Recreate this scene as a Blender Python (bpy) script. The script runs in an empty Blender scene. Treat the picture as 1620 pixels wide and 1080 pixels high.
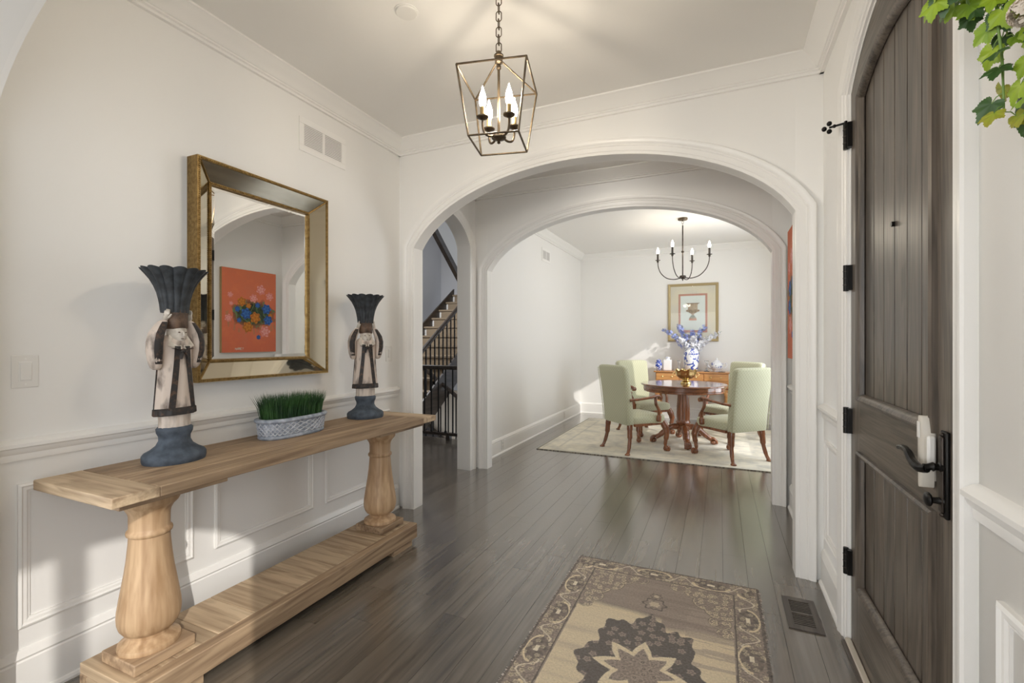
import bpy, bmesh, math, random
from mathutils import Vector, Matrix, noise
random.seed(7)
PI = math.pi
sc = bpy.context.scene
COL = sc.collection

# ------------------------------------------------------------------ camera
CAM_H = 1.35
cam_d = bpy.data.cameras.new('camera')
cam = bpy.data.objects.new('camera', cam_d)
COL.objects.link(cam)
cam.location = (0, 0, CAM_H)
cam.rotation_euler = (PI / 2, 0, math.radians(24.0))
cam_d.sensor_fit = 'HORIZONTAL'
cam_d.sensor_width = 36.0
cam_d.lens = 36.0 * 738.0 / 1620.0
cam_d.clip_start = 0.02
sc.camera = cam

# ------------------------------------------------------------------ colour management
sc.view_settings.view_transform = 'Standard'
sc.view_settings.look = 'None'
sc.view_settings.gamma = 1.0
sc.view_settings.use_curve_mapping = False
sc.view_settings.exposure = 0.0
try:
    sc.cycles.max_bounces = 14
    sc.cycles.diffuse_bounces = 7
    sc.cycles.glossy_bounces = 6
    sc.cycles.transmission_bounces = 8
    sc.cycles.sample_clamp_indirect = 6.0
    sc.cycles.caustics_reflective = False
    sc.cycles.caustics_refractive = False
    sc.cycles.use_denoising = True
except Exception:
    pass

# ------------------------------------------------------------------ world, sun, daylight at the windows, added fill lamps
wd = bpy.data.worlds.new('world')
sc.world = wd
wd.use_nodes = True
bgn = wd.node_tree.nodes['Background']
bgn.inputs[0].default_value = (0.80, 0.88, 1.0, 1)
bgn.inputs[1].default_value = 1.6

SUN_DIR = Vector((-1.0, 0.745, -0.66)).normalized()
sd = bpy.data.lights.new('sun', 'SUN')
sd.energy = 2.2
sd.angle = 0.010
sd.color = (1.0, 0.95, 0.88)
so = bpy.data.objects.new('sun', sd)
so.rotation_euler = (-SUN_DIR).to_track_quat('Z', 'Y').to_euler()
so.location = (6, -4, 6)
COL.objects.link(so)


def daylight(name, loc, direction, sx, sz, watt, color=(1.0, 0.995, 0.985)):
    d = bpy.data.lights.new(name, 'AREA')
    d.shape = 'RECTANGLE'
    d.size = sx
    d.size_y = sz
    d.energy = watt
    d.color = color
    o = bpy.data.objects.new(name, d)
    o.location = loc
    o.rotation_euler = (-Vector(direction)).to_track_quat('Z', 'Y').to_euler()
    COL.objects.link(o)
    return o


daylight('fill_sitting_back', (-1.1, -3.62, 1.55), (0, 1, 0), 3.0, 2.0, 68)  # fill lamp at the unseen back window, added to light the rooms
daylight('daylight_sitting_left', (-3.48, -1.3, 1.5), (1, 0, 0), 1.8, 1.9, 48)
daylight('daylight_sitting_front', (0.80, -1.25, 1.45), (-1, 0, 0), 1.6, 2.0, 18)
daylight('daylight_dining_a', (1.22, 6.40, 1.6), (-1, 0, 0), 1.7, 2.2, 43, (0.95, 0.98, 1.0))
daylight('fill_stair', (-5.6, 6.2, 3.6), (0.5, 0.2, -1), 1.0, 1.0, 95, (0.96, 0.975, 1.0))  # lamp added to brighten the stair hall, which has no window

# ------------------------------------------------------------------ materials
MATS = {}


def principled(name, color, rough=0.5, metal=0.0, spec=None, coat=0.0):
    m = bpy.data.materials.new(name)
    m.use_nodes = True
    b = m.node_tree.nodes['Principled BSDF']
    b.inputs['Base Color'].default_value = (*color, 1)
    b.inputs['Roughness'].default_value = rough
    b.inputs['Metallic'].default_value = metal
    if spec is not None:
        b.inputs['Specular IOR Level'].default_value = spec
    if coat:
        b.inputs['Coat Weight'].default_value = coat
        b.inputs['Coat Roughness'].default_value = 0.12
    MATS[name] = m
    return m


def N(m, t, **kw):
    n = m.node_tree.nodes.new(t)
    for k, v in kw.items():
        setattr(n, k, v)
    return n


def L(m, a, b):
    m.node_tree.links.new(a, b)


def bsdf(m):
    return m.node_tree.nodes['Principled BSDF']


def ramp(m, stops):
    r = N(m, 'ShaderNodeValToRGB')
    e = r.color_ramp.elements
    while len(e) < len(stops):
        e.new(0.5)
    for i, (p, c) in enumerate(stops):
        e[i].position = p
        e[i].color = (*c, 1)
    return r


def mottled(name, c1, c2, scale, rough=0.5, metal=0.0, bump=0.0, detail=5, lo=0.35, hi=0.65, stretch=(1, 1, 1), coords='Object', c3=None):
    m = principled(name, c1, rough, metal)
    tc = N(m, 'ShaderNodeTexCoord')
    mp = N(m, 'ShaderNodeMapping')
    mp.inputs['Scale'].default_value = stretch
    L(m, tc.outputs[coords], mp.inputs['Vector'])
    nz = N(m, 'ShaderNodeTexNoise')
    nz.inputs['Scale'].default_value = scale
    nz.inputs['Detail'].default_value = detail
    L(m, mp.outputs[0], nz.inputs['Vector'])
    st = [(lo, c1), (hi, c2)]
    if c3:
        st = [(lo, c1), ((lo + hi) / 2, c2), (hi, c3)]
    r = ramp(m, st)
    L(m, nz.outputs[0], r.inputs[0])
    L(m, r.outputs[0], bsdf(m).inputs['Base Color'])
    if bump:
        bp = N(m, 'ShaderNodeBump')
        bp.inputs['Strength'].default_value = bump
        bp.inputs['Distance'].default_value = 0.004
        L(m, nz.outputs[0], bp.inputs['Height'])
        L(m, bp.outputs[0], bsdf(m).inputs['Normal'])
    return m


def wood(name, c1, c2, along, rough=0.45, scale=6.0, fine=60.0, world=False, bump=0.12, per_object=0.0, coat=0.0, c3=None, knots=False):
    """streaky grain that runs along one axis; per_object varies tone from piece to piece"""
    m = principled(name, c1, rough, coat=coat)
    if world:
        g = N(m, 'ShaderNodeNewGeometry')
        src = g.outputs['Position']
    else:
        tc = N(m, 'ShaderNodeTexCoord')
        src = tc.outputs['Object']
    oi = N(m, 'ShaderNodeObjectInfo')
    mul = N(m, 'ShaderNodeVectorMath', operation='SCALE')
    cx = N(m, 'ShaderNodeCombineXYZ')
    for i in range(3):
        L(m, oi.outputs['Random'], cx.inputs[i])
    L(m, cx.outputs[0], mul.inputs[0])
    mul.inputs['Scale'].default_value = 37.0
    add = N(m, 'ShaderNodeVectorMath', operation='ADD')
    L(m, src, add.inputs[0])
    L(m, mul.outputs[0], add.inputs[1])
    st = [1.0, 1.0, 1.0]
    st[along] = 0.11
    mp = N(m, 'ShaderNodeMapping')
    mp.inputs['Scale'].default_value = st
    L(m, add.outputs[0], mp.inputs['Vector'])
    n1 = N(m, 'ShaderNodeTexNoise')
    n1.inputs['Scale'].default_value = scale
    n1.inputs['Detail'].default_value = 4
    n1.inputs['Distortion'].default_value = 1.2
    L(m, mp.outputs[0], n1.inputs['Vector'])
    st2 = [1.0, 1.0, 1.0]
    st2[along] = 0.03
    mp2 = N(m, 'ShaderNodeMapping')
    mp2.inputs['Scale'].default_value = st2
    L(m, add.outputs[0], mp2.inputs['Vector'])
    n2 = N(m, 'ShaderNodeTexNoise')
    n2.inputs['Scale'].default_value = fine
    n2.inputs['Detail'].default_value = 3
    L(m, mp2.outputs[0], n2.inputs['Vector'])
    # ring figure: sine of the coarse noise
    sn = N(m, 'ShaderNodeMath', operation='SINE')
    mu = N(m, 'ShaderNodeMath', operation='MULTIPLY')
    mu.inputs[1].default_value = 42.0
    L(m, n1.outputs[0], mu.inputs[0])
    L(m, mu.outputs[0], sn.inputs[0])
    s2 = N(m, 'ShaderNodeMath', operation='MULTIPLY_ADD')
    s2.inputs[1].default_value = 0.13
    L(m, sn.outputs[0], s2.inputs[0])
    L(m, n1.outputs[0], s2.inputs[2])
    mix = N(m, 'ShaderNodeMath', operation='MULTIPLY_ADD')
    mix.inputs[1].default_value = 0.5
    L(m, n2.outputs[0], mix.inputs[0])
    hf = N(m, 'ShaderNodeMath', operation='MULTIPLY')
    hf.inputs[1].default_value = 0.5
    L(m, s2.outputs[0], hf.inputs[0])
    L(m, hf.outputs[0], mix.inputs[2])
    stops = [(0.34, c1), (0.64, c2)]
    if c3:
        stops = [(0.32, c1), (0.5, c2), (0.68, c3)]
    r = ramp(m, stops)
    L(m, mix.outputs[0], r.inputs[0])
    outc = r.outputs[0]
    if per_object:
        hsv = N(m, 'ShaderNodeHueSaturation')
        mr = N(m, 'ShaderNodeMapRange')
        mr.inputs['To Min'].default_value = 1 - per_object
        mr.inputs['To Max'].default_value = 1 + per_object
        L(m, oi.outputs['Random'], mr.inputs['Value'])
        L(m, mr.outputs[0], hsv.inputs['Value'])
        L(m, outc, hsv.inputs['Color'])
        outc = hsv.outputs[0]
    if knots:
        vo = N(m, 'ShaderNodeTexVoronoi')
        vo.inputs['Scale'].default_value = 5.5
        mk = N(m, 'ShaderNodeMapping')
        s3 = [1.0, 1.0, 1.0]
        s3[along] = 0.45
        mk.inputs['Scale'].default_value = s3
        L(m, add.outputs[0], mk.inputs['Vector'])
        L(m, mk.outputs[0], vo.inputs['Vector'])
        kr = ramp(m, [(0.03, (0.25, 0.2, 0.17)), (0.085, (1, 1, 1))])
        L(m, vo.outputs['Distance'], kr.inputs[0])
        mm = N(m, 'ShaderNodeMix', data_type='RGBA', blend_type='MULTIPLY')
        mm.inputs['Factor'].default_value = 0.75
        L(m, outc, mm.inputs['A'])
        L(m, kr.outputs[0], mm.inputs['B'])
        outc = mm.outputs['Result']
    L(m, outc, bsdf(m).inputs['Base Color'])
    if bump:
        bp = N(m, 'ShaderNodeBump')
        bp.inputs['Strength'].default_value = bump
        bp.inputs['Distance'].default_value = 0.002
        L(m, mix.outputs[0], bp.inputs['Height'])
        L(m, bp.outputs[0], bsdf(m).inputs['Normal'])
    return m


def painted(name, c, rough, bump=0.02):
    m = principled(name, c, rough)
    tc = N(m, 'ShaderNodeNewGeometry')
    nz = N(m, 'ShaderNodeTexNoise')
    nz.inputs['Scale'].default_value = 90
    nz.inputs['Detail'].default_value = 3
    L(m, tc.outputs['Position'], nz.inputs['Vector'])
    bp = N(m, 'ShaderNodeBump')
    bp.inputs['Strength'].default_value = bump
    bp.inputs['Distance'].default_value = 0.002
    L(m, nz.outputs[0], bp.inputs['Height'])
    L(m, bp.outputs[0], bsdf(m).inputs['Normal'])
    return m


painted('wall_paint', (0.855, 0.846, 0.822), 0.55, 0.04)
painted('trim_paint', (0.88, 0.868, 0.84), 0.32)
painted('ceiling_paint', (0.87, 0.855, 0.825), 0.75)
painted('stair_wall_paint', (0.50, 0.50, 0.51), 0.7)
painted('beige_wall_paint', (0.62, 0.52, 0.40), 0.7)
wood('floor_wood', (0.086, 0.071, 0.056), (0.168, 0.142, 0.112), 1, rough=0.21, scale=3.2, fine=45, world=True, bump=0.07, per_object=0.05)
bsdf(MATS['floor_wood']).inputs['Specular IOR Level'].default_value = 0.85
bsdf(MATS['floor_wood']).inputs['Coat Weight'].default_value = 1.0
bsdf(MATS['floor_wood']).inputs['Coat Roughness'].default_value = 0.2
principled('floor_gap', (0.012, 0.009, 0.008), 0.6)
wood('console_wood_y', (0.20, 0.126, 0.074), (0.47, 0.335, 0.21), 1, rough=0.6, scale=5, fine=55, bump=0.3, per_object=0.10, knots=True)
wood('console_wood_x', (0.32, 0.22, 0.135), (0.60, 0.46, 0.305), 0, rough=0.6, scale=5, fine=55, bump=0.3, per_object=0.12, knots=True)
wood('console_wood_z', (0.36, 0.22, 0.115), (0.60, 0.42, 0.255), 2, rough=0.5, scale=5, fine=45, bump=0.15)
wood('door_wood', (0.046, 0.037, 0.029), (0.150, 0.122, 0.096), 2, rough=0.36, scale=7, fine=150, bump=0.25, per_object=0.06)
wood('door_wood_y', (0.046, 0.037, 0.029), (0.150, 0.122, 0.096), 1, rough=0.36, scale=7, fine=150, bump=0.25)
wood('mahogany', (0.13, 0.042, 0.018), (0.30, 0.115, 0.05), 2, rough=0.22, scale=8, fine=60, bump=0.05, coat=0.4)
wood('mahogany_top', (0.12, 0.040, 0.018), (0.27, 0.10, 0.045), 0, rough=0.10, scale=4, fine=40, bump=0.0, coat=0.8)
wood('sideboard_wood', (0.40, 0.17, 0.05), (0.62, 0.31, 0.11), 0, rough=0.28, scale=5, fine=40, bump=0.05, coat=0.3)
wood('stair_wood', (0.022, 0.016, 0.012), (0.065, 0.047, 0.035), 1, rough=0.35, scale=6, fine=60)
principled('black_iron', (0.012, 0.011, 0.010), 0.38, 0.6)
mottled('bronze', (0.10, 0.075, 0.05), (0.17, 0.13, 0.085), 25, 0.38, 0.85)
mottled('dark_bronze', (0.045, 0.036, 0.030), (0.075, 0.06, 0.05), 25, 0.42, 0.7)
mottled('antique_gold', (0.22, 0.135, 0.045), (0.36, 0.24, 0.09), 60, 0.42, 0.85, 0.1)
mottled('brass', (0.55, 0.40, 0.17), (0.68, 0.52, 0.24), 30, 0.22, 1.0)
principled('mirror_glass', (0.95, 0.955, 0.95), 0.01, 1.0)
principled('mirror_panel', (0.60, 0.55, 0.44), 0.05, 1.0)
mottled('slate_blue_paint', (0.036, 0.048, 0.066), (0.085, 0.110, 0.145), 22, 0.7, 0, 0.3)
mottled('charcoal_paint', (0.015, 0.018, 0.021), (0.045, 0.052, 0.060), 30, 0.65, 0, 0.3)
mottled('robe_band_paint', (0.018, 0.015, 0.014), (0.10, 0.052, 0.032), 55, 0.6, 0, 0.3, lo=0.5, hi=0.72)
mottled('brown_paint', (0.06, 0.035, 0.022), (0.15, 0.09, 0.055), 35, 0.6, 0, 0.3)
mottled('robe_cream', (0.10, 0.075, 0.062), (0.62, 0.53, 0.46), 16, 0.65, 0, 0.3, detail=9, lo=0.36, hi=0.50, stretch=(1, 1, 0.45))
mottled('skirt_cream', (0.30, 0.25, 0.21), (0.66, 0.58, 0.51), 16, 0.65, 0, 0.3, detail=8, lo=0.32, hi=0.52, stretch=(1, 1, 0.4))
mottled('face_cream', (0.42, 0.37, 0.31), (0.70, 0.65, 0.58), 30, 0.6, 0, 0.1)
mottled('planter_stone', (0.20, 0.235, 0.29), (0.46, 0.50, 0.57), 28, 0.8, 0, 0.4, detail=7)
mottled('planter_lattice', (0.34, 0.37, 0.43), (0.60, 0.63, 0.68), 40, 0.8, 0, 0.3)
principled('soil', (0.02, 0.018, 0.012), 0.9)
mottled('grass_green', (0.012, 0.045, 0.016), (0.05, 0.14, 0.03), 12, 0.55, lo=0.3, hi=0.7)
principled('plastic_white', (0.80, 0.785, 0.75), 0.35)
principled('plastic_cream', (0.62, 0.58, 0.51), 0.4)
principled('vent_dark', (0.30, 0.29, 0.275), 0.7)
principled('slot_black', (0.008, 0.007, 0.007), 0.8)
wood('vent_wood', (0.060, 0.048, 0.040), (0.12, 0.098, 0.082), 1, rough=0.4, scale=6, fine=60, world=True)
principled('canvas_edge', (0.28, 0.20, 0.09), 0.8)
principled('gilt_frame', (0.42, 0.33, 0.17), 0.45, 0.3)
principled('candle_sleeve_dark', (0.06, 0.05, 0.042), 0.5, 0.3)
principled('candle_sleeve_brass', (0.38, 0.27, 0.12), 0.4, 0.6)
principled('carpet_tread', (0.26, 0.20, 0.135), 0.95)
principled('door_sweep', (0.62, 0.56, 0.47), 0.5)
principled('moulding_light', (0.30, 0.28, 0.25), 0.3)
principled('crystal', (0.95, 0.97, 1.0), 0.03)
bsdf(MATS['crystal']).inputs['Transmission Weight'].default_value = 0.85
principled('porcelain', (0.86, 0.86, 0.86), 0.15)


def emission_mat(name, col, s):
    m = bpy.data.materials.new(name)
    m.use_nodes = True
    nt = m.node_tree
    nt.nodes.remove(nt.nodes['Principled BSDF'])
    e = nt.nodes.new('ShaderNodeEmission')
    e.inputs[0].default_value = (*col, 1)
    e.inputs[1].default_value = s
    nt.links.new(e.outputs[0], nt.nodes['Material Output'].inputs[0])
    MATS[name] = m


emission_mat('bulb_warm', (1.0, 0.87, 0.69), 200)
emission_mat('bulb_dining', (1.0, 0.88, 0.70), 150)
emission_mat('dome_glow', (1.0, 0.94, 0.85), 14)  # emission of the added hall dome

# thin window glass: lets the sun through, keeps its sheen
wg = bpy.data.materials.new('window_glass')
wg.use_nodes = True
_nt = wg.node_tree
_nt.nodes.remove(_nt.nodes['Principled BSDF'])
_tr = _nt.nodes.new('ShaderNodeBsdfTransparent')
_gl = _nt.nodes.new('ShaderNodeBsdfGlossy')
_gl.inputs['Roughness'].default_value = 0.02
_mx = _nt.nodes.new('ShaderNodeMixShader')
_mx.inputs[0].default_value = 0.04
_nt.links.new(_tr.outputs[0], _mx.inputs[1])
_nt.links.new(_gl.outputs[0], _mx.inputs[2])
_nt.links.new(_mx.outputs[0], _nt.nodes['Material Output'].inputs[0])
MATS['window_glass'] = wg
pg = wg.copy()
pg.name = 'picture_glass'
pg.node_tree.nodes['Mix Shader'].inputs[0].default_value = 0.012
MATS['picture_glass'] = pg


def blue_white(name, scale, thr=0.52):
    m = principled(name, (0.85, 0.87, 0.9), 0.15)
    tc = N(m, 'ShaderNodeTexCoord')
    nz = N(m, 'ShaderNodeTexNoise')
    nz.inputs['Scale'].default_value = scale
    nz.inputs['Detail'].default_value = 4
    nz.inputs['Distortion'].default_value = 1.5
    L(m, tc.outputs['Object'], nz.inputs['Vector'])
    r = ramp(m, [(thr - 0.02, (0.86, 0.87, 0.90)), (thr + 0.03, (0.05, 0.09, 0.42))])
    L(m, nz.outputs[0], r.inputs[0])
    L(m, r.outputs[0], bsdf(m).inputs['Base Color'])
    return m


blue_white('blue_white_porcelain', 13)
blue_white('blue_jar_porcelain', 22, 0.45)
blue_white('teapot_porcelain', 20, 0.62)


def fabric(name, c1, c2, s):
    """woven upholstery with a small raised diamond lattice"""
    m = principled(name, c1, 0.85)
    bsdf(m).inputs['Sheen Weight'].default_value = 0.25
    tc = N(m, 'ShaderNodeTexCoord')
    sp = N(m, 'ShaderNodeSeparateXYZ')
    L(m, tc.outputs['Object'], sp.inputs[0])
    sx = N(m, 'ShaderNodeMath', operation='ADD')
    L(m, sp.outputs[0], sx.inputs[0])
    L(m, sp.outputs[1], sx.inputs[1])

    def wave(sign):
        a = N(m, 'ShaderNodeMath', operation='MULTIPLY_ADD')
        L(m, sp.outputs[2], a.inputs[0])
        a.inputs[1].default_value = sign
        L(m, sx.outputs[0], a.inputs[2])
        b = N(m, 'ShaderNodeMath', operation='MULTIPLY')
        b.inputs[1].default_value = s
        L(m, a.outputs[0], b.inputs[0])
        c = N(m, 'ShaderNodeMath', operation='SINE')
        L(m, b.outputs[0], c.inputs[0])
        d = N(m, 'ShaderNodeMath', operation='ABSOLUTE')
        L(m, c.outputs[0], d.inputs[0])
        return d
    w1, w2 = wave(1), wave(-1)
    mn = N(m, 'ShaderNodeMath', operation='MINIMUM')
    L(m, w1.outputs[0], mn.inputs[0])
    L(m, w2.outputs[0], mn.inputs[1])
    r = ramp(m, [(0.05, c2), (0.4, c1)])
    L(m, mn.outputs[0], r.inputs[0])
    L(m, r.outputs[0], bsdf(m).inputs['Base Color'])
    bp = N(m, 'ShaderNodeBump')
    bp.inputs['Strength'].default_value = 0.2
    bp.inputs['Distance'].default_value = 0.002
    L(m, mn.outputs[0], bp.inputs['Height'])
    L(m, bp.outputs[0], bsdf(m).inputs['Normal'])
    return m


fabric('chair_fabric', (0.50, 0.50, 0.335), (0.62, 0.63, 0.49), 80)


def attr_mat(name, rough=0.9, bump_scale=0, bump=0.3):
    m = principled(name, (0.5, 0.5, 0.5), rough)
    a = N(m, 'ShaderNodeAttribute')
    a.attribute_name = 'Col'
    L(m, a.outputs['Color'], bsdf(m).inputs['Base Color'])
    if bump_scale:
        tc = N(m, 'ShaderNodeTexCoord')
        nz = N(m, 'ShaderNodeTexNoise')
        nz.inputs['Scale'].default_value = bump_scale
        L(m, tc.outputs['Object'], nz.inputs['Vector'])
        bp = N(m, 'ShaderNodeBump')
        bp.inputs['Strength'].default_value = bump
        bp.inputs['Distance'].default_value = 0.004
        L(m, nz.outputs[0], bp.inputs['Height'])
        L(m, bp.outputs[0], bsdf(m).inputs['Normal'])
    return m


attr_mat('rug_print', 0.95, 260, 0.6)
attr_mat('canvas_print', 0.7, 120, 0.2)
attr_mat('paper_print', 0.5)
attr_mat('leaf_print', 0.45)
bsdf(MATS['leaf_print']).inputs['Subsurface Weight'].default_value = 0.0
mottled('dining_rug', (0.40, 0.385, 0.345), (0.60, 0.58, 0.53), 9, 0.95, 0, 0.3, detail=9, lo=0.38, hi=0.62)
mottled('rug_edge', (0.35, 0.31, 0.25), (0.09, 0.075, 0.065), 60, 0.95, lo=0.42, hi=0.58)
principled('flower_blue', (0.34, 0.40, 0.72), 0.7)
principled('flower_white', (0.82, 0.83, 0.88), 0.7)
principled('flower_stem_green', (0.10, 0.22, 0.08), 0.6)
principled('vine_stem_green', (0.18, 0.30, 0.06), 0.5)
principled('hydrangea_white', (0.78, 0.70, 0.60), 0.7)


# ------------------------------------------------------------------ mesh builder
class MB:
    def __init__(s):
        s.v = []
        s.f = []

    def quad(s, a, b, c, d):
        i = len(s.v)
        s.v += [tuple(a), tuple(b), tuple(c), tuple(d)]
        s.f.append((i, i + 1, i + 2, i + 3))
        return s

    def box(s, x0, x1, y0, y1, z0, z1):
        i = len(s.v)
        s.v += [(x0, y0, z0), (x1, y0, z0), (x1, y1, z0), (x0, y1, z0), (x0, y0, z1), (x1, y0, z1), (x1, y1, z1), (x0, y1, z1)]
        s.f += [tuple(i + k for k in q) for q in ((0, 3, 2, 1), (4, 5, 6, 7), (0, 1, 5, 4), (1, 2, 6, 5), (2, 3, 7, 6), (3, 0, 4, 7))]
        return s

    def rings(s, rings, closed=True, cap=True):
        n = len(rings[0])
        base = len(s.v)
        for r in rings:
            s.v += [tuple(p) for p in r]
        for k in range(len(rings) - 1):
            for j in range(n if closed else n - 1):
                a = base + k * n + j
                b = base + k * n + (j + 1) % n
                s.f.append((a, b, b + n, a + n))
        if cap and closed:
            s.f.append(tuple(base + j for j in reversed(range(n))))
            s.f.append(tuple(base + (len(rings) - 1) * n + j for j in range(n)))
        return s

    def lathe(s, prof, n=24, c=(0, 0, 0), sx=1.0, sy=1.0, mod=None, cap=True):
        R = []
        for (r, z) in prof:
            ring = []
            for j in range(n):
                t = 2 * PI * j / n
                rr = r if mod is None else mod(r, z, t)
                ring.append((c[0] + rr * math.cos(t) * sx, c[1] + rr * math.sin(t) * sy, c[2] + z))
            R.append(ring)
        return s.rings(R, True, cap)

    def tube(s, pts, rad, n=8, flat=1.0, cap=True):
        pts = [Vector(p) for p in pts]
        if not isinstance(rad, (list, tuple)):
            rad = [rad] * len(pts)
        up = None
        R = []
        for i, p in enumerate(pts):
            if i == 0:
                t = pts[1] - p
            elif i == len(pts) - 1:
                t = p - pts[i - 1]
            else:
                t = (pts[i + 1] - pts[i]).normalized() + (p - pts[i - 1]).normalized()
            t.normalize()
            if up is None:
                up = Vector((0, 0, 1)) if abs(t.z) < 0.9 else Vector((1, 0, 0))
                up = (up - t * up.dot(t)).normalized()
            else:
                up = (up - t * up.dot(t))
                up = up.normalized() if up.length > 1e-6 else t.orthogonal().normalized()
            side = t.cross(up)
            R.append([p + (up * math.cos(2 * PI * j / n) * flat + side * math.sin(2 * PI * j / n)) * rad[i] for j in range(n)])
        return s.rings(R, True, cap)

    def ball(s, c, r, n=12, m=8, sx=1, sy=1, sz=1):
        prof = []
        for k in range(m + 1):
            a = -PI / 2 + PI * k / m
            prof.append((max(1e-4, r * math.cos(a)), r * math.sin(a) * sz))
        return s.lathe(prof, n, c, sx, sy)

    def prism(s, prof, a, b, outward, up=(0, 0, 1)):
        """profile (d outward from a wall, z) extruded from a to b"""
        a, b, o, u = Vector(a), Vector(b), Vector(outward), Vector(up)
        return s.rings([[a + o * d + u * z for d, z in prof], [b + o * d + u * z for d, z in prof]])

    def torus(s, c, R, r, axis, n=16, m=8, long=0.0, up=None):
        axis = Vector(axis).normalized()
        if up is None:
            up = axis.orthogonal()
        up = Vector(up).normalized()
        side = axis.cross(up)
        c = Vector(c)
        rr = []
        for i in range(n):
            t = 2 * PI * i / n
            d = up * math.cos(t) + side * math.sin(t)
            off = up * (long if math.cos(t) > 0 else -long)
            rr.append([c + off + d * (R + r * math.cos(2 * PI * j / m)) + axis * r * math.sin(2 * PI * j / m) for j in range(m)])
        rr.append(rr[0])
        return s.rings(rr, True, False)

    def mesh(s, name, smooth=35):
        me = bpy.data.meshes.new(name)
        me.from_pydata(s.v, [], s.f)
        bm = bmesh.new()
        bm.from_mesh(me)
        bmesh.ops.remove_doubles(bm, verts=bm.verts, dist=1e-6)
        bmesh.ops.recalc_face_normals(bm, faces=bm.faces)
        bm.to_mesh(me)
        bm.free()
        if smooth:
            me.polygons.foreach_set('use_smooth', [True] * len(me.polygons))
            me.set_sharp_from_angle(angle=math.radians(smooth))
        return me

    def build(s, name, mat, parent=None, smooth=35, bevel=0.0, seg=2):
        me = s.mesh(name, smooth)
        return link(name, me, mat, parent, bevel, seg)


def link(name, me, mat, parent=None, bevel=0.0, seg=2):
    o = bpy.data.objects.new(name, me)
    COL.objects.link(o)
    if mat is not None and not me.materials:
        me.materials.append(MATS[mat])
    if parent is not None:
        o.parent = parent
    if bevel:
        b = o.modifiers.new('bevel', 'BEVEL')
        b.width = bevel
        b.segments = seg
        b.limit_method = 'ANGLE'
        b.angle_limit = math.radians(40)
    return o


def tag(o, label, cat, group=None):
    o['label'] = label
    o['category'] = cat
    if group:
        o['group'] = group
    return o


def thing(name, label, cat, loc=(0, 0, 0), rz=0.0, group=None):
    o = bpy.data.objects.new(name, None)
    o.empty_display_size = 0.1
    COL.objects.link(o)
    o.location = loc
    o.rotation_euler = (0, 0, rz)
    return tag(o, label, cat, group)


def struct(o):
    o['kind'] = 'structure'
    return o


def copy_tree(o, parent=None):
    c = o.copy()
    COL.objects.link(c)
    c.parent = parent
    for ch in list(o.children):
        copy_tree(ch, c)
    return c


def bez(p0, p1, p2, p3, n=10):
    out = []
    for i in range(n + 1):
        t = i / n
        q = [(1 - t) ** 3 * a + 3 * (1 - t) ** 2 * t * b + 3 * (1 - t) * t * t * c + t ** 3 * d for a, b, c, d in zip(p0, p1, p2, p3)]
        out.append(tuple(q))
    return out


def catmull(pts, n=6):
    P = [Vector(p) for p in pts]
    P = [P[0] * 2 - P[1]] + P + [P[-1] * 2 - P[-2]]
    out = []
    for i in range(1, len(P) - 2):
        for k in range(n):
            t = k / n
            a, b, c, d = P[i - 1], P[i], P[i + 1], P[i + 2]
            out.append(0.5 * ((2 * b) + (c - a) * t + (2 * a - 5 * b + 4 * c - d) * t * t + (3 * b - a - 3 * c + d) * t ** 3))
    out.append(P[-2])
    return out


# ------------------------------------------------------------------ room dimensions
XL, XR = -2.40, 0.535          # foyer side walls
CEIL = 2.965
DXR = 1.05                     # dining room right wall
YB = 8.65                      # dining room back wall
DCEIL = 2.99
ARCH = dict(cx=-0.925, half=1.322, A=1.375, B=0.70, z0=1.908)
SIDE = dict(cx=3.815, half=0.465, A=0.50, B=0.42, z0=2.19)
DOOR = dict(cx=2.010, half=0.515, A=0.8125, B=0.8125, z0=1.8275)
FWIN = dict(cx=-1.25, half=0.86, A=1.22, B=1.22, z0=1.30)


def arch_path(p, n=36, z_start=0.0):
    """points and outward normals along an opening: up one jamb, over the arch, down the other"""
    pts, nor = [], []
    te = math.asin(p['half'] / p['A'])
    arc = []
    for i in range(n + 1):
        t = -te + 2 * te * i / n
        s, z = p['cx'] + p['A'] * math.sin(t), p['z0'] + p['B'] * math.cos(t)
        g = Vector((math.sin(t) / p['A'], math.cos(t) / p['B'])).normalized()
        arc.append(((s, z), g))

    def miter(n1, n2):
        m = (n1 + n2).normalized()
        return m / max(0.3, m.dot(n1))
    l, r = Vector((-1, 0)), Vector((1, 0))
    pts.append((p['cx'] - p['half'], z_start)); nor.append(l)
    pts.append(arc[0][0]); nor.append(miter(l, arc[0][1]))
    for a, g in arc[1:-1]:
        pts.append(a); nor.append(g)
    pts.append(arc[-1][0]); nor.append(miter(arc[-1][1], r))
    pts.append((p['cx'] + p['half'], z_start)); nor.append(r)
    return pts, nor


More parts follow.
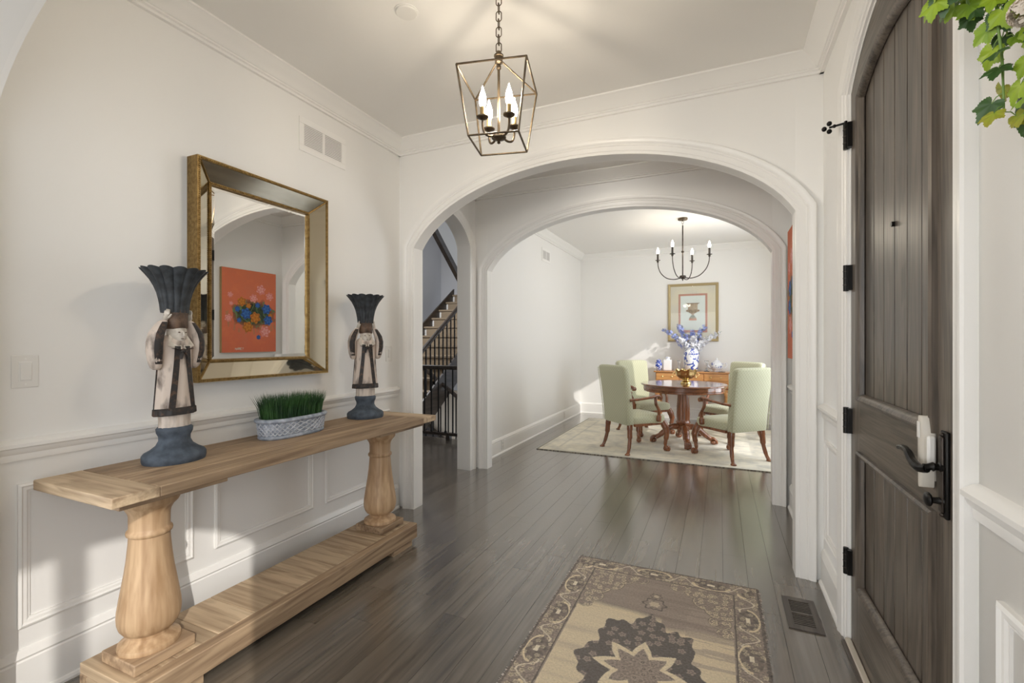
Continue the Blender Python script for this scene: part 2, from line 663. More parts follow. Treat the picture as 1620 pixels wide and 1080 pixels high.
def arch_wall(name, mat, p, s0, s1, H, P, t0, t1, sill=None):
    """slab pierced by an opening; P(s,z,t) maps wall coordinates to the world"""
    b = MB()
    pts, _ = arch_path(p, z_start=sill or 0.0)
    a0, a1 = p['cx'] - p['half'], p['cx'] + p['half']
    for t in (t0, t1):
        b.quad(P(s0, 0, t), P(a0, 0, t), P(a0, H, t), P(s0, H, t))
        b.quad(P(a1, 0, t), P(s1, 0, t), P(s1, H, t), P(a1, H, t))
        arc = pts[1:-1]
        for q, r in zip(arc[:-1], arc[1:]):
            b.quad(P(q[0], q[1], t), P(r[0], r[1], t), P(r[0], H, t), P(q[0], H, t))
        if sill:
            b.quad(P(a0, 0, t), P(a1, 0, t), P(a1, sill, t), P(a0, sill, t))
    for q, r in zip(pts[:-1], pts[1:]):
        b.quad(P(q[0], q[1], t0), P(r[0], r[1], t0), P(r[0], r[1], t1), P(q[0], q[1], t1))
    if sill:
        b.quad(P(a0, sill, t0), P(a1, sill, t0), P(a1, sill, t1), P(a0, sill, t1))
    for s in (s0, s1):
        b.quad(P(s, 0, t0), P(s, H, t0), P(s, H, t1), P(s, 0, t1))
    b.quad(P(s0, H, t0), P(s1, H, t0), P(s1, H, t1), P(s0, H, t1))
    return struct(b.build(name, mat, smooth=30))


CASING = [(0.0, 0.0), (0.0, 0.016), (0.018, 0.016), (0.022, 0.020), (0.050, 0.020), (0.056, 0.024), (0.064, 0.022), (0.074, 0.030), (0.090, 0.034), (0.098, 0.034), (0.102, 0.028), (0.102, 0.0)]


def casing(name, p, P, t_wall, sgn, parent=None, prof=CASING, mat='trim_paint', z_start=0.0):
    pts, nor = arch_path(p, z_start=z_start)
    R = []
    for (q, n) in zip(pts, nor):
        R.append([P(q[0] + n.x * o, q[1] + n.y * o, t_wall + sgn * d) for o, d in prof])
    b = MB().rings(R)
    return b.build(name, mat, parent, smooth=30)


def PY(s, z, t):     # walls that face the camera: s = x, t = y
    return (s, t, z)


def PX(s, z, t):     # walls along the view: s = y, t = x
    return (t, s, z)


CROWN = [(0, 0), (0.112, 0), (0.112, -0.010), (0.102, -0.014), (0.092, -0.026), (0.072, -0.040), (0.050, -0.062), (0.038, -0.076), (0.030, -0.078), (0.030, -0.086), (0.019, -0.090), (0.019, -0.104), (0, -0.104)]
RAIL = [(0, 0), (0.010, 0.0), (0.013, 0.012), (0.013, 0.024), (0.022, 0.034), (0.026, 0.046), (0.034, 0.052), (0.034, 0.064), (0.022, 0.072), (0.012, 0.078), (0, 0.080)]
BASE = [(0, 0), (0.030, 0), (0.030, 0.010), (0.024, 0.020), (0.018, 0.022), (0.018, 0.150), (0.014, 0.156), (0.020, 0.166), (0.014, 0.180), (0.008, 0.192), (0, 0.195)]
FRAME = [(0, 0), (0, 0.012), (0.008, 0.016), (0.014, 0.010), (0.024, 0.010), (0.030, 0.006), (0.034, 0.006), (0.034, 0)]
SHORT_BASE = BASE

n_trim = [0]


def trim(prof, a, b, out, mat='trim_paint', name=None):
    if name is None:
        n_trim[0] += 1
        name = 'trim_%d' % n_trim[0]
    return struct(MB().prism(prof, a, b, out).build(name, mat, smooth=30))


def panel_frame(parent, s0, s1, z0, z1, P, t_wall, sgn):
    """rectangular picture-frame moulding, mitred corners"""
    c = [(s0, z0), (s1, z0), (s1, z1), (s0, z1)]
    inn = [(1, 1), (-1, 1), (-1, -1), (1, -1)]
    R = []
    for (q, d) in zip(c, inn):
        R.append([P(q[0] + d[0] * o, q[1] + d[1] * o, t_wall + sgn * h) for o, h in FRAME])
    R.append(R[0])
    return MB().rings(R, True, False).build('panel_moulding', 'trim_paint', parent, smooth=30)


# ------------------------------------------------------------------ structure: floor
floor = struct(MB().box(XL - 0.14, 1.3, -4.0, 9.0, -0.06, -0.012).box(-6.2, XL - 0.14, -4.0, 5.60, -0.06, -0.012).build('floor', 'floor_gap', smooth=0))
PW = 0.1275
unit = MB().box(-0.5, 0.5, -0.5, 0.5, -0.5, 0.5).mesh('plank', 0)
unit.materials.append(MATS['floor_wood'])


def plank(x0, x1, y0, y1):
    o = bpy.data.objects.new('plank', unit)
    COL.objects.link(o)
    o.parent = floor
    g = 0.0007
    o.location = ((x0 + x1) / 2, (y0 + y1) / 2, -0.006)
    o.scale = (x1 - x0 - 2 * g, y1 - y0 - 2 * g, 0.012)


rng = random.Random(11)
x = XL - 0.005
while x < XR + 0.14:
    y = 0.55 - rng.random() * 0.9
    while y < YB:
        ln = rng.choice((1.2, 1.5, 1.9, 2.3))
        plank(x, x + PW, y, min(YB + 0.02, y + ln))
        y += ln
    x += PW
# stair hall strip and the room behind the camera: boards too far off or unseen
x = XL - 0.005 - PW
while x > -5.2:
    y = 3.1 - rng.random() * 0.8
    while y < 5.55:
        ln = rng.choice((1.2, 1.6, 2.0))
        plank(x, x + PW, y, min(5.58, y + ln))
        y += ln
    x -= PW
back_floor = MB().box(-6.2, 1.3, -4.0, 0.0, -0.012, -0.001).build('sub_floor', 'floor_wood', floor, smooth=0)
MB().box(XR + 0.2, 1.3, 4.4, 9.0, -0.012, -0.001).build('sub_floor', 'floor_wood', floor, smooth=0)

# ------------------------------------------------------------------ structure: ceilings and walls
struct(MB().box(-6.2, 1.3, -4.0, 4.47, CEIL, CEIL + 0.1).build('ceiling', 'ceiling_paint', smooth=0))
struct(MB().box(XL - 0.02, 1.3, 4.47, 8.9, DCEIL, DCEIL + 0.1).build('ceiling_dining', 'ceiling_paint', smooth=0))
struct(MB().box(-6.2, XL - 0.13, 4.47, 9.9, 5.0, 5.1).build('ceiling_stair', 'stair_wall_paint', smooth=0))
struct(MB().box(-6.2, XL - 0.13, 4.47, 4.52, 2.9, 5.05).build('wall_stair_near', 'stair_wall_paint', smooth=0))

wall_left = struct(MB().box(XL - 0.13, XL, 0.62, 3.16, 0, CEIL + 0.02).build('wall_left', 'wall_paint', smooth=0))
wall_arch_foyer = arch_wall('wall_foyer_arch', 'wall_paint', ARCH, XL - 0.02, XR + 0.02, CEIL + 0.02, PY, 3.12, 3.21)
wall_arch_dining = arch_wall('wall_dining_arch', 'wall_paint', ARCH, XL - 0.02, DXR + 0.1, CEIL + 0.02, PY, 4.42, 4.50)
wall_arch_entry = arch_wall('wall_sitting_arch', 'wall_paint', ARCH, XL - 0.13, XR + 0.13, CEIL + 0.02, PY, 0.625, 0.715)
wall_arch_stair = arch_wall('wall_stair_arch', 'wall_paint', SIDE, 3.15, 4.45, CEIL + 0.02, PX, XL, XL - 0.125)
wall_right = arch_wall('wall_right', 'wall_paint', DOOR, 0.62, 3.20, CEIL + 0.02, PX, XR, XR + 0.14)
wall_hall_right = struct(MB().box(XR, XR + 0.14, 3.18, 4.46, 0, CEIL + 0.02).build('wall_hall_right', 'wall_paint', smooth=0))
wall_dining_left = struct(MB().box(XL - 0.145, XL - 0.02, 4.44, YB + 0.1, 0, 5.0).build('wall_dining_left', 'wall_paint', smooth=0))
wall_dining_back = struct(MB().box(XL - 0.02, DXR + 0.1, YB, YB + 0.12, 0, DCEIL + 0.02).build('wall_dining_back', 'wall_paint', smooth=0))

for nm, p, P, faces, par in (
        ('casing', ARCH, PY, ((3.12, -1), (3.21, 1)), wall_arch_foyer),
        ('casing', ARCH, PY, ((4.42, -1), (4.50, 1)), wall_arch_dining),
        ('casing', ARCH, PY, ((0.625, -1), (0.715, 1)), wall_arch_entry),
        ('casing', SIDE, PX, ((XL, 1), (XL - 0.125, -1)), wall_arch_stair)):
    for t, sg in faces:
        casing(nm, p, P, t, sg, par)

# crown mouldings
trim(CROWN, (XL, 0.72, CEIL), (XL, 3.12, CEIL), (1, 0, 0))
trim(CROWN, (XL, 3.12, CEIL), (XR, 3.12, CEIL), (0, -1, 0))
trim(CROWN, (XR, 0.72, CEIL), (XR, 3.12, CEIL), (-1, 0, 0))
trim(CROWN, (XL, 4.42, CEIL), (XR, 4.42, CEIL), (0, -1, 0))
trim(CROWN, (XL, 3.21, CEIL), (XL, 4.42, CEIL), (1, 0, 0))
trim(CROWN, (XR, 3.21, CEIL), (XR, 4.42, CEIL), (-1, 0, 0))
trim(CROWN, (XL - 0.02, 4.5, DCEIL), (XL - 0.02, YB, DCEIL), (1, 0, 0))
trim(CROWN, (XL - 0.02, YB, DCEIL), (DXR, YB, DCEIL), (0, -1, 0))
# chair rails
RZ = 0.905
trim(RAIL, (XL, 0.735, RZ), (XL, 3.085, RZ), (1, 0, 0))
trim(RAIL, (XR, 2.635, RZ + 0.02), (XR, 3.085, RZ + 0.02), (-1, 0, 0))
trim(RAIL, (XR, 0.735, RZ + 0.045), (XR, 1.388, RZ + 0.045), (-1, 0, 0))
trim(RAIL, (XR, 3.25, RZ + 0.02), (XR, 4.38, RZ + 0.02), (-1, 0, 0))
# baseboards
trim(BASE, (XL, 0.735, 0), (XL, 3.085, 0), (1, 0, 0), name='baseboard_left')
trim(BASE, (XR, 2.635, 0), (XR, 3.085, 0), (-1, 0, 0), name='baseboard_right_far')
trim(BASE, (XR, 0.735, 0), (XR, 1.388, 0), (-1, 0, 0), name='baseboard_right_near')
trim(BASE, (XR, 3.25, 0), (XR, 4.38, 0), (-1, 0, 0), name='baseboard_hall_right')
trim(BASE, (XL - 0.02, 4.535, 0), (XL - 0.02, YB, 0), (1, 0, 0), name='baseboard_dining_left')
trim(BASE, (XL - 0.02, YB, 0), (DXR, YB, 0), (0, -1, 0), name='baseboard_dining_back')
# wainscot panel frames
for a, b in ((0.84, 1.475), (1.585, 2.225), (2.33, 2.985)):
    panel_frame(wall_left, a, b, 0.275, 0.815, PX, XL, 1)
panel_frame(wall_right, 2.71, 3.02, 0.275, 0.815, PX, XR, -1)
panel_frame(wall_right, 0.78, 1.29, 0.275, 0.815, PX, XR, -1)

# room behind the camera (sitting room): closed shell with a broad back window added as a light source and an arched front window
_b = MB()
for (y0, y1, z0, z1) in ((-3.9, -2.2, 0, CEIL), (-0.4, 0.66, 0, CEIL), (-2.2, -0.4, 0, 0.5), (-2.2, -0.4, 2.5, CEIL + 0.02)):
    _b.box(-3.4, -3.3, y0, y1, z0, z1)
wall_sit_left = struct(_b.build('wall_sitting_left', 'wall_paint', smooth=0))
struct(MB().box(-3.4, XL - 0.1, 0.60, 0.70, 0, CEIL + 0.02).build('wall_sitting_near', 'wall_paint', smooth=0))
wall_sit_right = arch_wall('wall_sitting_right', 'wall_paint', FWIN, -3.9, 0.63, CEIL + 0.02, PX, XR + 0.02, XR + 0.14, sill=0.25)
_b = MB()
for (x0, x1, z0, z1) in ((-3.4, -2.7, 0, CEIL), (0.5, 0.7, 0, CEIL), (-2.7, 0.5, 0, 0.5), (-2.7, 0.5, 2.6, CEIL)):
    _b.box(x0, x1, -3.82, -3.70, z0, z1)
struct(_b.build('wall_sitting_back', 'wall_paint', smooth=0))
# dining right wall with a wide window
W0, W1, WS, WH = 5.50, 7.30, 0.45, 2.82
_b = MB()
for (y0, y1, z0, z1) in ((4.44, W0, 0, DCEIL), (W1, YB + 0.1, 0, DCEIL), (W0, W1, 0, WS), (W0, W1, WH, DCEIL + 0.02)):
    _b.box(DXR, DXR + 0.12, y0, y1, z0, z1)
struct(_b.build('wall_dining_right', 'wall_paint', smooth=0))


def window(name, P, s0, s1, z0, z1, t, ns, nz, arch=None):
    """sash window: frame, muntins and each pane of its own"""
    w = bpy.data.objects.new(name, None)
    COL.objects.link(w)
    w['kind'] = 'structure'

    def bar(nm, a0, a1, b0, b1, mat='trim_paint', th=0.02):
        p, q = P(a0, b0, t - th), P(a1, b1, t + th)
        MB().box(min(p[0], q[0]), max(p[0], q[0]), min(p[1], q[1]), max(p[1], q[1]), b0, b1).build(nm, mat, w, smooth=0)
    f = 0.05
    bar('sash_frame', s0, s1, z0, z0 + f)
    if not arch:
        bar('sash_frame', s0, s1, z1 - f, z1)
    bar('sash_frame', s0, s0 + f, z0, z1 if not arch else arch)
    bar('sash_frame', s1 - f, s1, z0, z1 if not arch else arch)
    ds, dz = (s1 - s0) / ns, (z1 - z0) / nz
    for i in range(1, ns):
        bar('muntin', s0 + i * ds - 0.0375, s0 + i * ds + 0.0375, z0, z1 - 0.01)
    for k in range(1, nz):
        bar('muntin', s0, s1, z0 + k * dz - 0.011, z0 + k * dz + 0.011)
    if not arch:
        for i in range(ns):
            for k in range(nz):
                bar('pane', s0 + i * ds, s0 + (i + 1) * ds, z0 + k * dz, z0 + (k + 1) * dz, 'window_glass', 0.002)
    else:
        for sg in (-1, 1):
            cxx = (s0 + s1) / 2
            b = MB()
            pts, _ = arch_path(FWIN, z_start=z0)
            poly = [q for q in pts if (q[0] - cxx) * sg >= -1e-6] + [(cxx, z0)]
            if sg > 0:
                poly = [(cxx, z0)] + [q for q in pts if q[0] - cxx >= -1e-6]
            i0 = len(b.v)
            b.v += [P(q[0], q[1], t) for q in poly]
            b.f.append(tuple(range(i0, i0 + len(poly))))
            b.build('pane', 'window_glass', w, smooth=0)
    return w


window('window_added_back', PY, -2.7, 0.5, 0.5, 2.6, -3.76, 4, 3)  # unseen back window, added so light comes from behind the camera
window('window_2', PX, FWIN['cx'] - 0.86, FWIN['cx'] + 0.86, 0.25, 2.50, XR + 0.09, 2, 1, arch=2.16)
window('window_4', PX, -2.2, -0.4, 0.5, 2.5, -3.35, 3, 3)
window('window_3', PX, W0, W1, WS, WH, DXR + 0.06, 2, 1)

# ------------------------------------------------------------------ stair hall shell
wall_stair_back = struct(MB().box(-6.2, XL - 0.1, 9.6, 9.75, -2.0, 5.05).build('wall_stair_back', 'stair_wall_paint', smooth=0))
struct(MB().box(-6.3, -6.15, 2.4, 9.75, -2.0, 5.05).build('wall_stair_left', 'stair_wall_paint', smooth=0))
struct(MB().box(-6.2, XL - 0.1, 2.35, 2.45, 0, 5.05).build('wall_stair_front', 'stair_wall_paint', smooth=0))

# ------------------------------------------------------------------ staircase and balustrade beyond the side arch
struct(MB().box(-6.2, XL - 0.1, 5.5, 9.75, -2.05, -1.95).build('floor_lower', 'floor_gap', smooth=0))
st = thing('staircase', 'carpeted staircase with dark wood rail seen through narrow side arch', 'staircase', (-4.95, 7.0, 0))
NOSE0 = 0.90
step_t = MB().box(-0.65, 0.65, -0.03, 0.28, -0.035, 0.0).mesh('tread', 0)
step_t.materials.append(MATS['carpet_tread'])
step_r = MB().box(-0.65, 0.65, 0.0, 0.02, -0.155, 0.0).mesh('riser', 0)
step_r.materials.append(MATS['trim_paint'])
step_c = MB().box(-0.6, 0.6, -0.012, 0.0, -0.155, 0.0).mesh('runner', 0)
step_c.materials.append(MATS['carpet_tread'])
for k in range(-4, 9):
    y, z = 0.28 * k, NOSE0 + 0.19 * k
    a = link('tread', step_t, None, st); a.location = (0, y, z)
    a = link('riser', step_r, None, st); a.location = (0, y, z - 0.035)
    a = link('runner', step_c, None, st); a.location = (0, y, z - 0.035)
# closed stringer on the near side, wall skirt on the far side
for sx, nm in ((0.66, 'stringer'), (-0.68, 'skirt_board')):
    MB().rings([[(sx, -1.4, -0.45), (sx + 0.03, -1.4, -0.45), (sx + 0.03, -1.4, 0.05), (sx, -1.4, 0.05)],
                [(sx, 2.3, 2.06), (sx + 0.03, 2.3, 2.06), (sx + 0.03, 2.3, 2.56), (sx, 2.3, 2.56)]]).build(nm, 'stair_wood', st, smooth=0)
rail_pts = [(0.68, y, NOSE0 + 0.90 + 0.68 * y) for y in (-1.2, 2.3)]
MB().tube(rail_pts, 0.036, 10).build('handrail', 'stair_wood', st)
bal = MB().box(-0.009, 0.009, -0.009, 0.009, 0, 0.86).mesh('baluster', 0)
bal.materials.append(MATS['black_iron'])
for k in range(27):
    y = -1.15 + k * 0.125
    a = link('baluster', bal, None, st); a.location = (0.68, y, NOSE0 + 0.68 * y + 0.02)
MB().box(0.63, 0.73, -1.30, -1.20, -0.25, 1.08).box(0.615, 0.745, -1.315, -1.185, 1.08, 1.12).build('newel_post', 'stair_wood', st, smooth=0)

# upper flight soffit edge: dark sloping trim on the far stair wall
st2 = st
ux = -4.30 + 4.95
zl = lambda y: 3.18 - 0.855 * (y - 6.52)
for nm, mt, lo, hi, dx in (('upper_edge_trim', 'stair_wood', -.06, .07, .03), ('upper_flight_side', 'wall_paint', .07, None, .0)):
    y0, y1 = 5.4, 8.4
    MB().rings([[(ux - .05, y - 7.0, zl(y) + lo), (ux + dx, y - 7.0, zl(y) + lo), (ux + dx, y - 7.0, zl(y) + hi if hi else 4.95), (ux - .05, y - 7.0, zl(y) + hi if hi else 4.95)] for y in (y0, y1)]).build(nm, mt, st2, smooth=0)

gd = thing('balustrade', 'dark wood guard rail with thin iron balusters around the stairwell', 'balustrade', (-3.6, 5.5, 0))
MB().box(-2.0, 1.03, -0.035, 0.035, 0.965, 1.02).build('handrail', 'stair_wood', gd, bevel=0.012)
MB().box(-2.0, 1.03, -0.03, 0.03, 0.06, 0.095).build('bottom_rail', 'stair_wood', gd, smooth=0)
bal2 = MB().box(-0.008, 0.008, -0.008, 0.008, 0.09, 0.97).mesh('baluster', 0)
bal2.materials.append(MATS['black_iron'])
for k in range(26):
    a = link('baluster', bal2, None, gd); a.location = (-1.92 + k * 0.115, 0, 0)
shoe = MB().lathe([(0.02, 0.095), (0.018, 0.115), (0.009, 0.125)], 8).mesh('baluster_shoe')
shoe.materials.append(MATS['black_iron'])
for k in range(0, 26, 2):
    a = link('baluster_shoe', shoe, None, gd); a.location = (-1.92 + k * 0.115, 0, 0)
for xx in (-0.52, 0.98):
    MB().box(xx - 0.045, xx + 0.045, -0.045, 0.045, 0, 1.08).box(xx - 0.06, xx + 0.06, -0.06, 0.06, 1.08, 1.115).build('newel_post', 'stair_wood', gd, smooth=0)
for xx in (-1.9, 0.2):
    MB().box(xx - 0.03, xx + 0.03, -0.03, 0.03, 0.0, 0.06).build('foot_block', 'stair_wood', gd, smooth=0)

DN = (0.65, -0.4, 0)
MB().tube([(-1.0, 0.1, 1.35), (1.3, 0.1, -0.25)], 0.034, 8).build('lower_handrail', 'stair_wood', st).location = DN
for k in range(14):
    xx = -0.9 + k * 0.15
    z = 1.28 - 0.696 * (xx + 0.9) - 0.0
    MB().box(xx - 0.008, xx + 0.008, 0.09, 0.11, -1.95, z).build('baluster', 'black_iron', st, smooth=0).location = DN
MB().rings([[(-1.6, 0.2, -1.95), (-1.6, 0.3, -1.95), (-1.6, 0.3, 0.85), (-1.6, 0.2, 0.85)],
            [(0.25, 0.2, -1.95), (0.25, 0.3, -1.95), (0.25, 0.3, -0.55), (0.25, 0.2, -0.55)]]).build('lower_side_panel', 'stair_wood', st, smooth=0).location = DN
MB().box(-0.9, 1.7, 0.34, 0.40, -1.95, 0.50).build('lower_side_wall', 'beige_wall_paint', st, smooth=0).location = DN

# ------------------------------------------------------------------ front door
DX = 0.537                                   # room face of the door
dr = bpy.data.objects.new('door_1', None)
COL.objects.link(dr)
dr['kind'] = 'structure'
dr['label'] = 'dark stained arched plank front door'
casing('door_casing', DOOR, PX, XR, -1, dr, prof=[(0.008, 0.0), (0.008, 0.010), (0.020, 0.013), (0.024, 0.018), (0.044, 0.018), (0.050, 0.024), (0.07, 0.026), (0.085, 0.032), (0.098, 0.032), (0.104, 0.026), (0.104, 0.0)])
inner = dict(cx=DOOR['cx'], half=0.510, A=0.8075, B=0.8075, z0=1.8275)
# stop lining inside the opening
pts, nor = arch_path(DOOR)
MB().rings([[PX(q[0] - n.x * o, q[1] - n.y * o, t) for o, t in ((0, 0.5355), (0.004, 0.5355), (0.004, 0.60), (0, 0.60))] for q, n in zip(pts, nor)]).build('jamb_lining', 'trim_paint', dr, smooth=30)
# backing slab of the door (full arched outline)
b = MB()
pts, nor = arch_path(inner, z_start=0.022)
arc = pts[1:-1]
Z0 = 0.022
for t in (DX + 0.022, DX + 0.045):
    i0 = len(b.v)
    b.v += [PX(q[0], q[1], t) for q in pts]
    b.f.append(tuple(range(i0, i0 + len(pts))))
for q, r in zip(pts, pts[1:] + pts[:1]):
    b.quad(PX(q[0], q[1], DX + 0.022), PX(r[0], r[1], DX + 0.022), PX(r[0], r[1], DX + 0.045), PX(q[0], q[1], DX + 0.045))
b.build('core', 'door_wood', dr, smooth=0)
YL0, YH1 = DOOR['cx'] - 0.510, DOOR['cx'] + 0.510      # latch edge, hinge edge
SW = 0.140                                   # hinge stile
SL = 0.124                                   # latch stile
PY0, PY1 = YL0 + SL, YH1 - SW                # panel field


def top_z(y):
    return inner['z0'] + math.sqrt(max(0.0, inner['B'] ** 2 - (y - inner['cx']) ** 2))


pcx = (PY0 + PY1) / 2
ph = (PY1 - PY0) / 2
PSP, PAP = 2.375, 2.462                       # panel arch spring and apex
PR = (ph * ph + (PAP - PSP) ** 2) / (2 * (PAP - PSP))


def panel_top(y):
    return PAP - PR + math.sqrt(PR * PR - (y - pcx) ** 2)


def strip(y0, y1, zlo, zhi, n, t0, t1, nm, mat, bevel=0.0):
    """board between two height functions"""
    R = []
    for i in range(n + 1):
        y = y0 + (y1 - y0) * i / n
        R.append([(t0, y, zlo(y)), (t1, y, zlo(y)), (t1, y, zhi(y)), (t0, y, zhi(y))])
    return MB().rings(R).build(nm, mat, dr, smooth=30, bevel=bevel)


c0 = lambda y: Z0
strip(YL0, PY0, c0, top_z, 6, DX, DX + 0.022, 'stile', 'door_wood')
strip(PY1, YH1, c0, top_z, 6, DX, DX + 0.022, 'stile', 'door_wood')
strip(PY0, PY1, panel_top, top_z, 16, DX, DX + 0.022, 'top_rail', 'door_wood_y')
strip(PY0, PY1, lambda y: 0.885, lambda y: 1.105, 1, DX, DX + 0.022, 'lock_rail', 'door_wood_y')
strip(PY0, PY1, c0, lambda y: 0.305, 1, DX, DX + 0.022, 'bottom_rail', 'door_wood_y')
NP = 6
pw = (PY1 - PY0 - 0.05) / NP
for k in range(NP):
    y0 = PY0 + 0.025 + k * pw
    strip(y0 + 0.003, y0 + pw - 0.003, lambda y: 1.125, lambda y: panel_top(y) - 0.02, 3, DX + 0.013, DX + 0.024, 'plank', 'door_wood', 0.002)
    strip(y0 + 0.003, y0 + pw - 0.003, lambda y: 0.325, lambda y: 0.865, 1, DX + 0.013, DX + 0.024, 'plank', 'door_wood', 0.002)
# raised bolection mouldings round both fields
MOLD = [(-0.004, 0.0), (-0.004, 0.012), (0.004, 0.017), (0.012, 0.014), (0.020, 0.006), (0.026, -0.008), (0.026, -0.010), (-0.004, -0.002)]


def mould(poly, nrm, nm, mat):
    R = []
    for q, n in zip(poly, nrm):
        R.append([PX(q[0] + n[0] * o, q[1] + n[1] * o, DX - d) for o, d in MOLD])
    R.append(R[0])
    return MB().rings(R, True, False).build(nm, mat, dr, smooth=40)


up_poly, up_n = [(PY0, 1.105), (PY1, 1.105)], [(1, 1), (-1, 1)]
for i in range(17):
    y = PY1 - (PY1 - PY0) * i / 16
    g = Vector((-(y - pcx), -(panel_top(y) - (PAP - PR)))).normalized()
    if i == 0:
        g = Vector((-1.0, -0.6))
    if i == 16:
        g = Vector((1.0, -0.6))
    up_poly.append((y, panel_top(y))); up_n.append((g.x, g.y))
mould(up_poly, up_n, 'upper_moulding', 'door_wood')
mould([(PY0, 0.305), (PY1, 0.305), (PY1, 0.885), (PY0, 0.885)], [(1, 1), (-1, 1), (-1, -1), (1, -1)], 'lower_moulding', 'door_wood')
# threshold with weather bar
MB().box(0.50, 0.60, DOOR['cx'] - 0.513, DOOR['cx'] + 0.513, 0.0, 0.012).build('threshold', 'vent_wood', dr, smooth=0)
MB().box(0.512, 0.536, DOOR['cx'] - 0.51, DOOR['cx'] + 0.51, 0.012, 0.026).build('weather_bar', 'door_sweep', dr, bevel=0.004)
# hinges
for i, zc in enumerate((0.367, 0.997, 1.634, 2.27)):
    hg = MB().tube([(0.518, 2.526, zc - 0.058), (0.518, 2.526, zc + 0.058)], 0.0105, 12).build('hinge', 'black_iron', dr)
    MB().box(0.519, 0.5375, 2.498, 2.522, zc - 0.055, zc + 0.055).build('hinge_leaf', 'black_iron', hg, smooth=0)
    for dz in (-0.03, 0.0, 0.03):
        MB().tube([(0.518, 2.526, zc + dz - 0.0015), (0.518, 2.526, zc + dz + 0.0015)], 0.0118, 12).build('knuckle_ring', 'dark_bronze', hg)
    if i == 3:
        # crossed thumb screw of the hinge stop
        MB().tube([(0.518, 2.526, zc + 0.058), (0.518, 2.526, zc + 0.070)], 0.006, 8).build('pin', 'black_iron', hg)
        MB().tube([(0.515, 2.528, zc + 0.062), (0.460, 2.551, zc + 0.062)], 0.005, 8).build('stop_arm', 'black_iron', hg)
        MB().ball((0.460, 2.551, zc + 0.080), 0.011, 10, 6).ball((0.460, 2.551, zc + 0.044), 0.011, 10, 6).ball((0.442, 2.561, zc + 0.062), 0.011, 10, 6).ball((0.478, 2.543, zc + 0.062), 0.008, 10, 6).build('stop_knob', 'black_iron', hg)
# handle set
YP = 1.556
plate = MB().box(DX - 0.010, DX, YP - 0.019, YP + 0.019, 0.893, 1.118).build('handle_plate', 'black_iron', dr, bevel=0.004)
MB().box(DX - 0.016, DX - 0.009, YP - 0.011, YP + 0.011, 0.908, 1.104).build('plate_ridge', 'dark_bronze', plate, bevel=0.003)
for z in (0.902, 1.109):
    MB().ball((DX - 0.011, YP, z), 0.006, 8, 6).build('screw_head', 'dark_bronze', plate)
ZL = 1.024
lev = MB()
lev.tube([(DX - 0.008, YP, ZL), (DX - 0.016, YP, ZL), (DX - 0.019, YP, ZL), (DX - 0.025, YP, ZL), (DX - 0.030, YP, ZL), (DX - 0.035, YP, ZL), (DX - 0.040, YP, ZL - .002), (DX - 0.048, YP, ZL - .004)],
         [0.0135, 0.0135, 0.009, 0.009, 0.0125, 0.009, 0.009, 0.0105], 12)
lev.tube(catmull([(DX - 0.044, YP - 0.004, ZL - .006), (DX - 0.052, YP + 0.018, ZL - 0.010), (DX - 0.055, YP + 0.055, ZL - 0.002), (DX - 0.055, YP + 0.095, ZL + 0.018), (DX - 0.054, YP + 0.140, ZL + 0.020), (DX - 0.053, YP + 0.180, ZL + 0.012)], 5),
         [0.0105] * 5 + [0.0115] * 5 + [0.0105] * 5 + [0.009] * 5 + [0.0065] * 5 + [0.004], 10)
lev.build('lever_handle', 'black_iron', plate)
tt = MB()
tt.tube([(DX - 0.008, YP, 0.937), (DX - 0.016, YP, 0.937), (DX - 0.026, YP, 0.937), (DX - 0.034, YP, 0.937)], [0.014, 0.010, 0.008, 0.008], 10)
tt.ball((DX - 0.038, YP + 0.006, 0.937), 0.022, 12, 8, 0.4, 1.0, 0.85)
tt.build('thumb_turn', 'black_iron', plate)
MB().tube([(DX + 0.004, 2.005, 1.755), (DX + 0.016, 2.005, 1.755)], 0.009, 12).build('peephole', 'black_iron', dr)

al = thing('door_alarm', 'cream plastic two-piece device on dark door beside black lever', 'alarm', (DX, 1.636, 0.950))
b = MB()
b.rings([[(-0.004 - d, w * s + 0, z) for (d, s) in ((0, -1), (0.024, -1), (0.030, -0.5), (0.030, 0.5), (0.024, 1), (0, 1))] for z, w in ((0.0, 0.006), (0.004, 0.011), (0.045, 0.014), (0.08, 0.016), (0.13, 0.016), (0.16, 0.014), (0.190, 0.011), (0.196, 0.006))])
b.build('body', 'plastic_cream', al, smooth=50)
MB().box(-0.024, -0.004, -0.028, -0.015, 0.055, 0.145).build('side_unit', 'plastic_white', al, bevel=0.006)
MB().box(-0.0365, -0.033, -0.008, 0.008, 0.135, 0.180).build('pad', 'plastic_white', al, bevel=0.002)
MB().box(-0.005, 0.0005, -0.010, 0.010, 0.02, 0.18).build('mount', 'plastic_cream', al, smooth=0)

# ------------------------------------------------------------------ console table
TBL = thing('console_table', 'long weathered wood console table on two turned balusters', 'table', (0, 0, 0))
TX0, TX1, TY0, TY1, TZ = -2.357, -1.835, 0.868, 2.80, 0.83
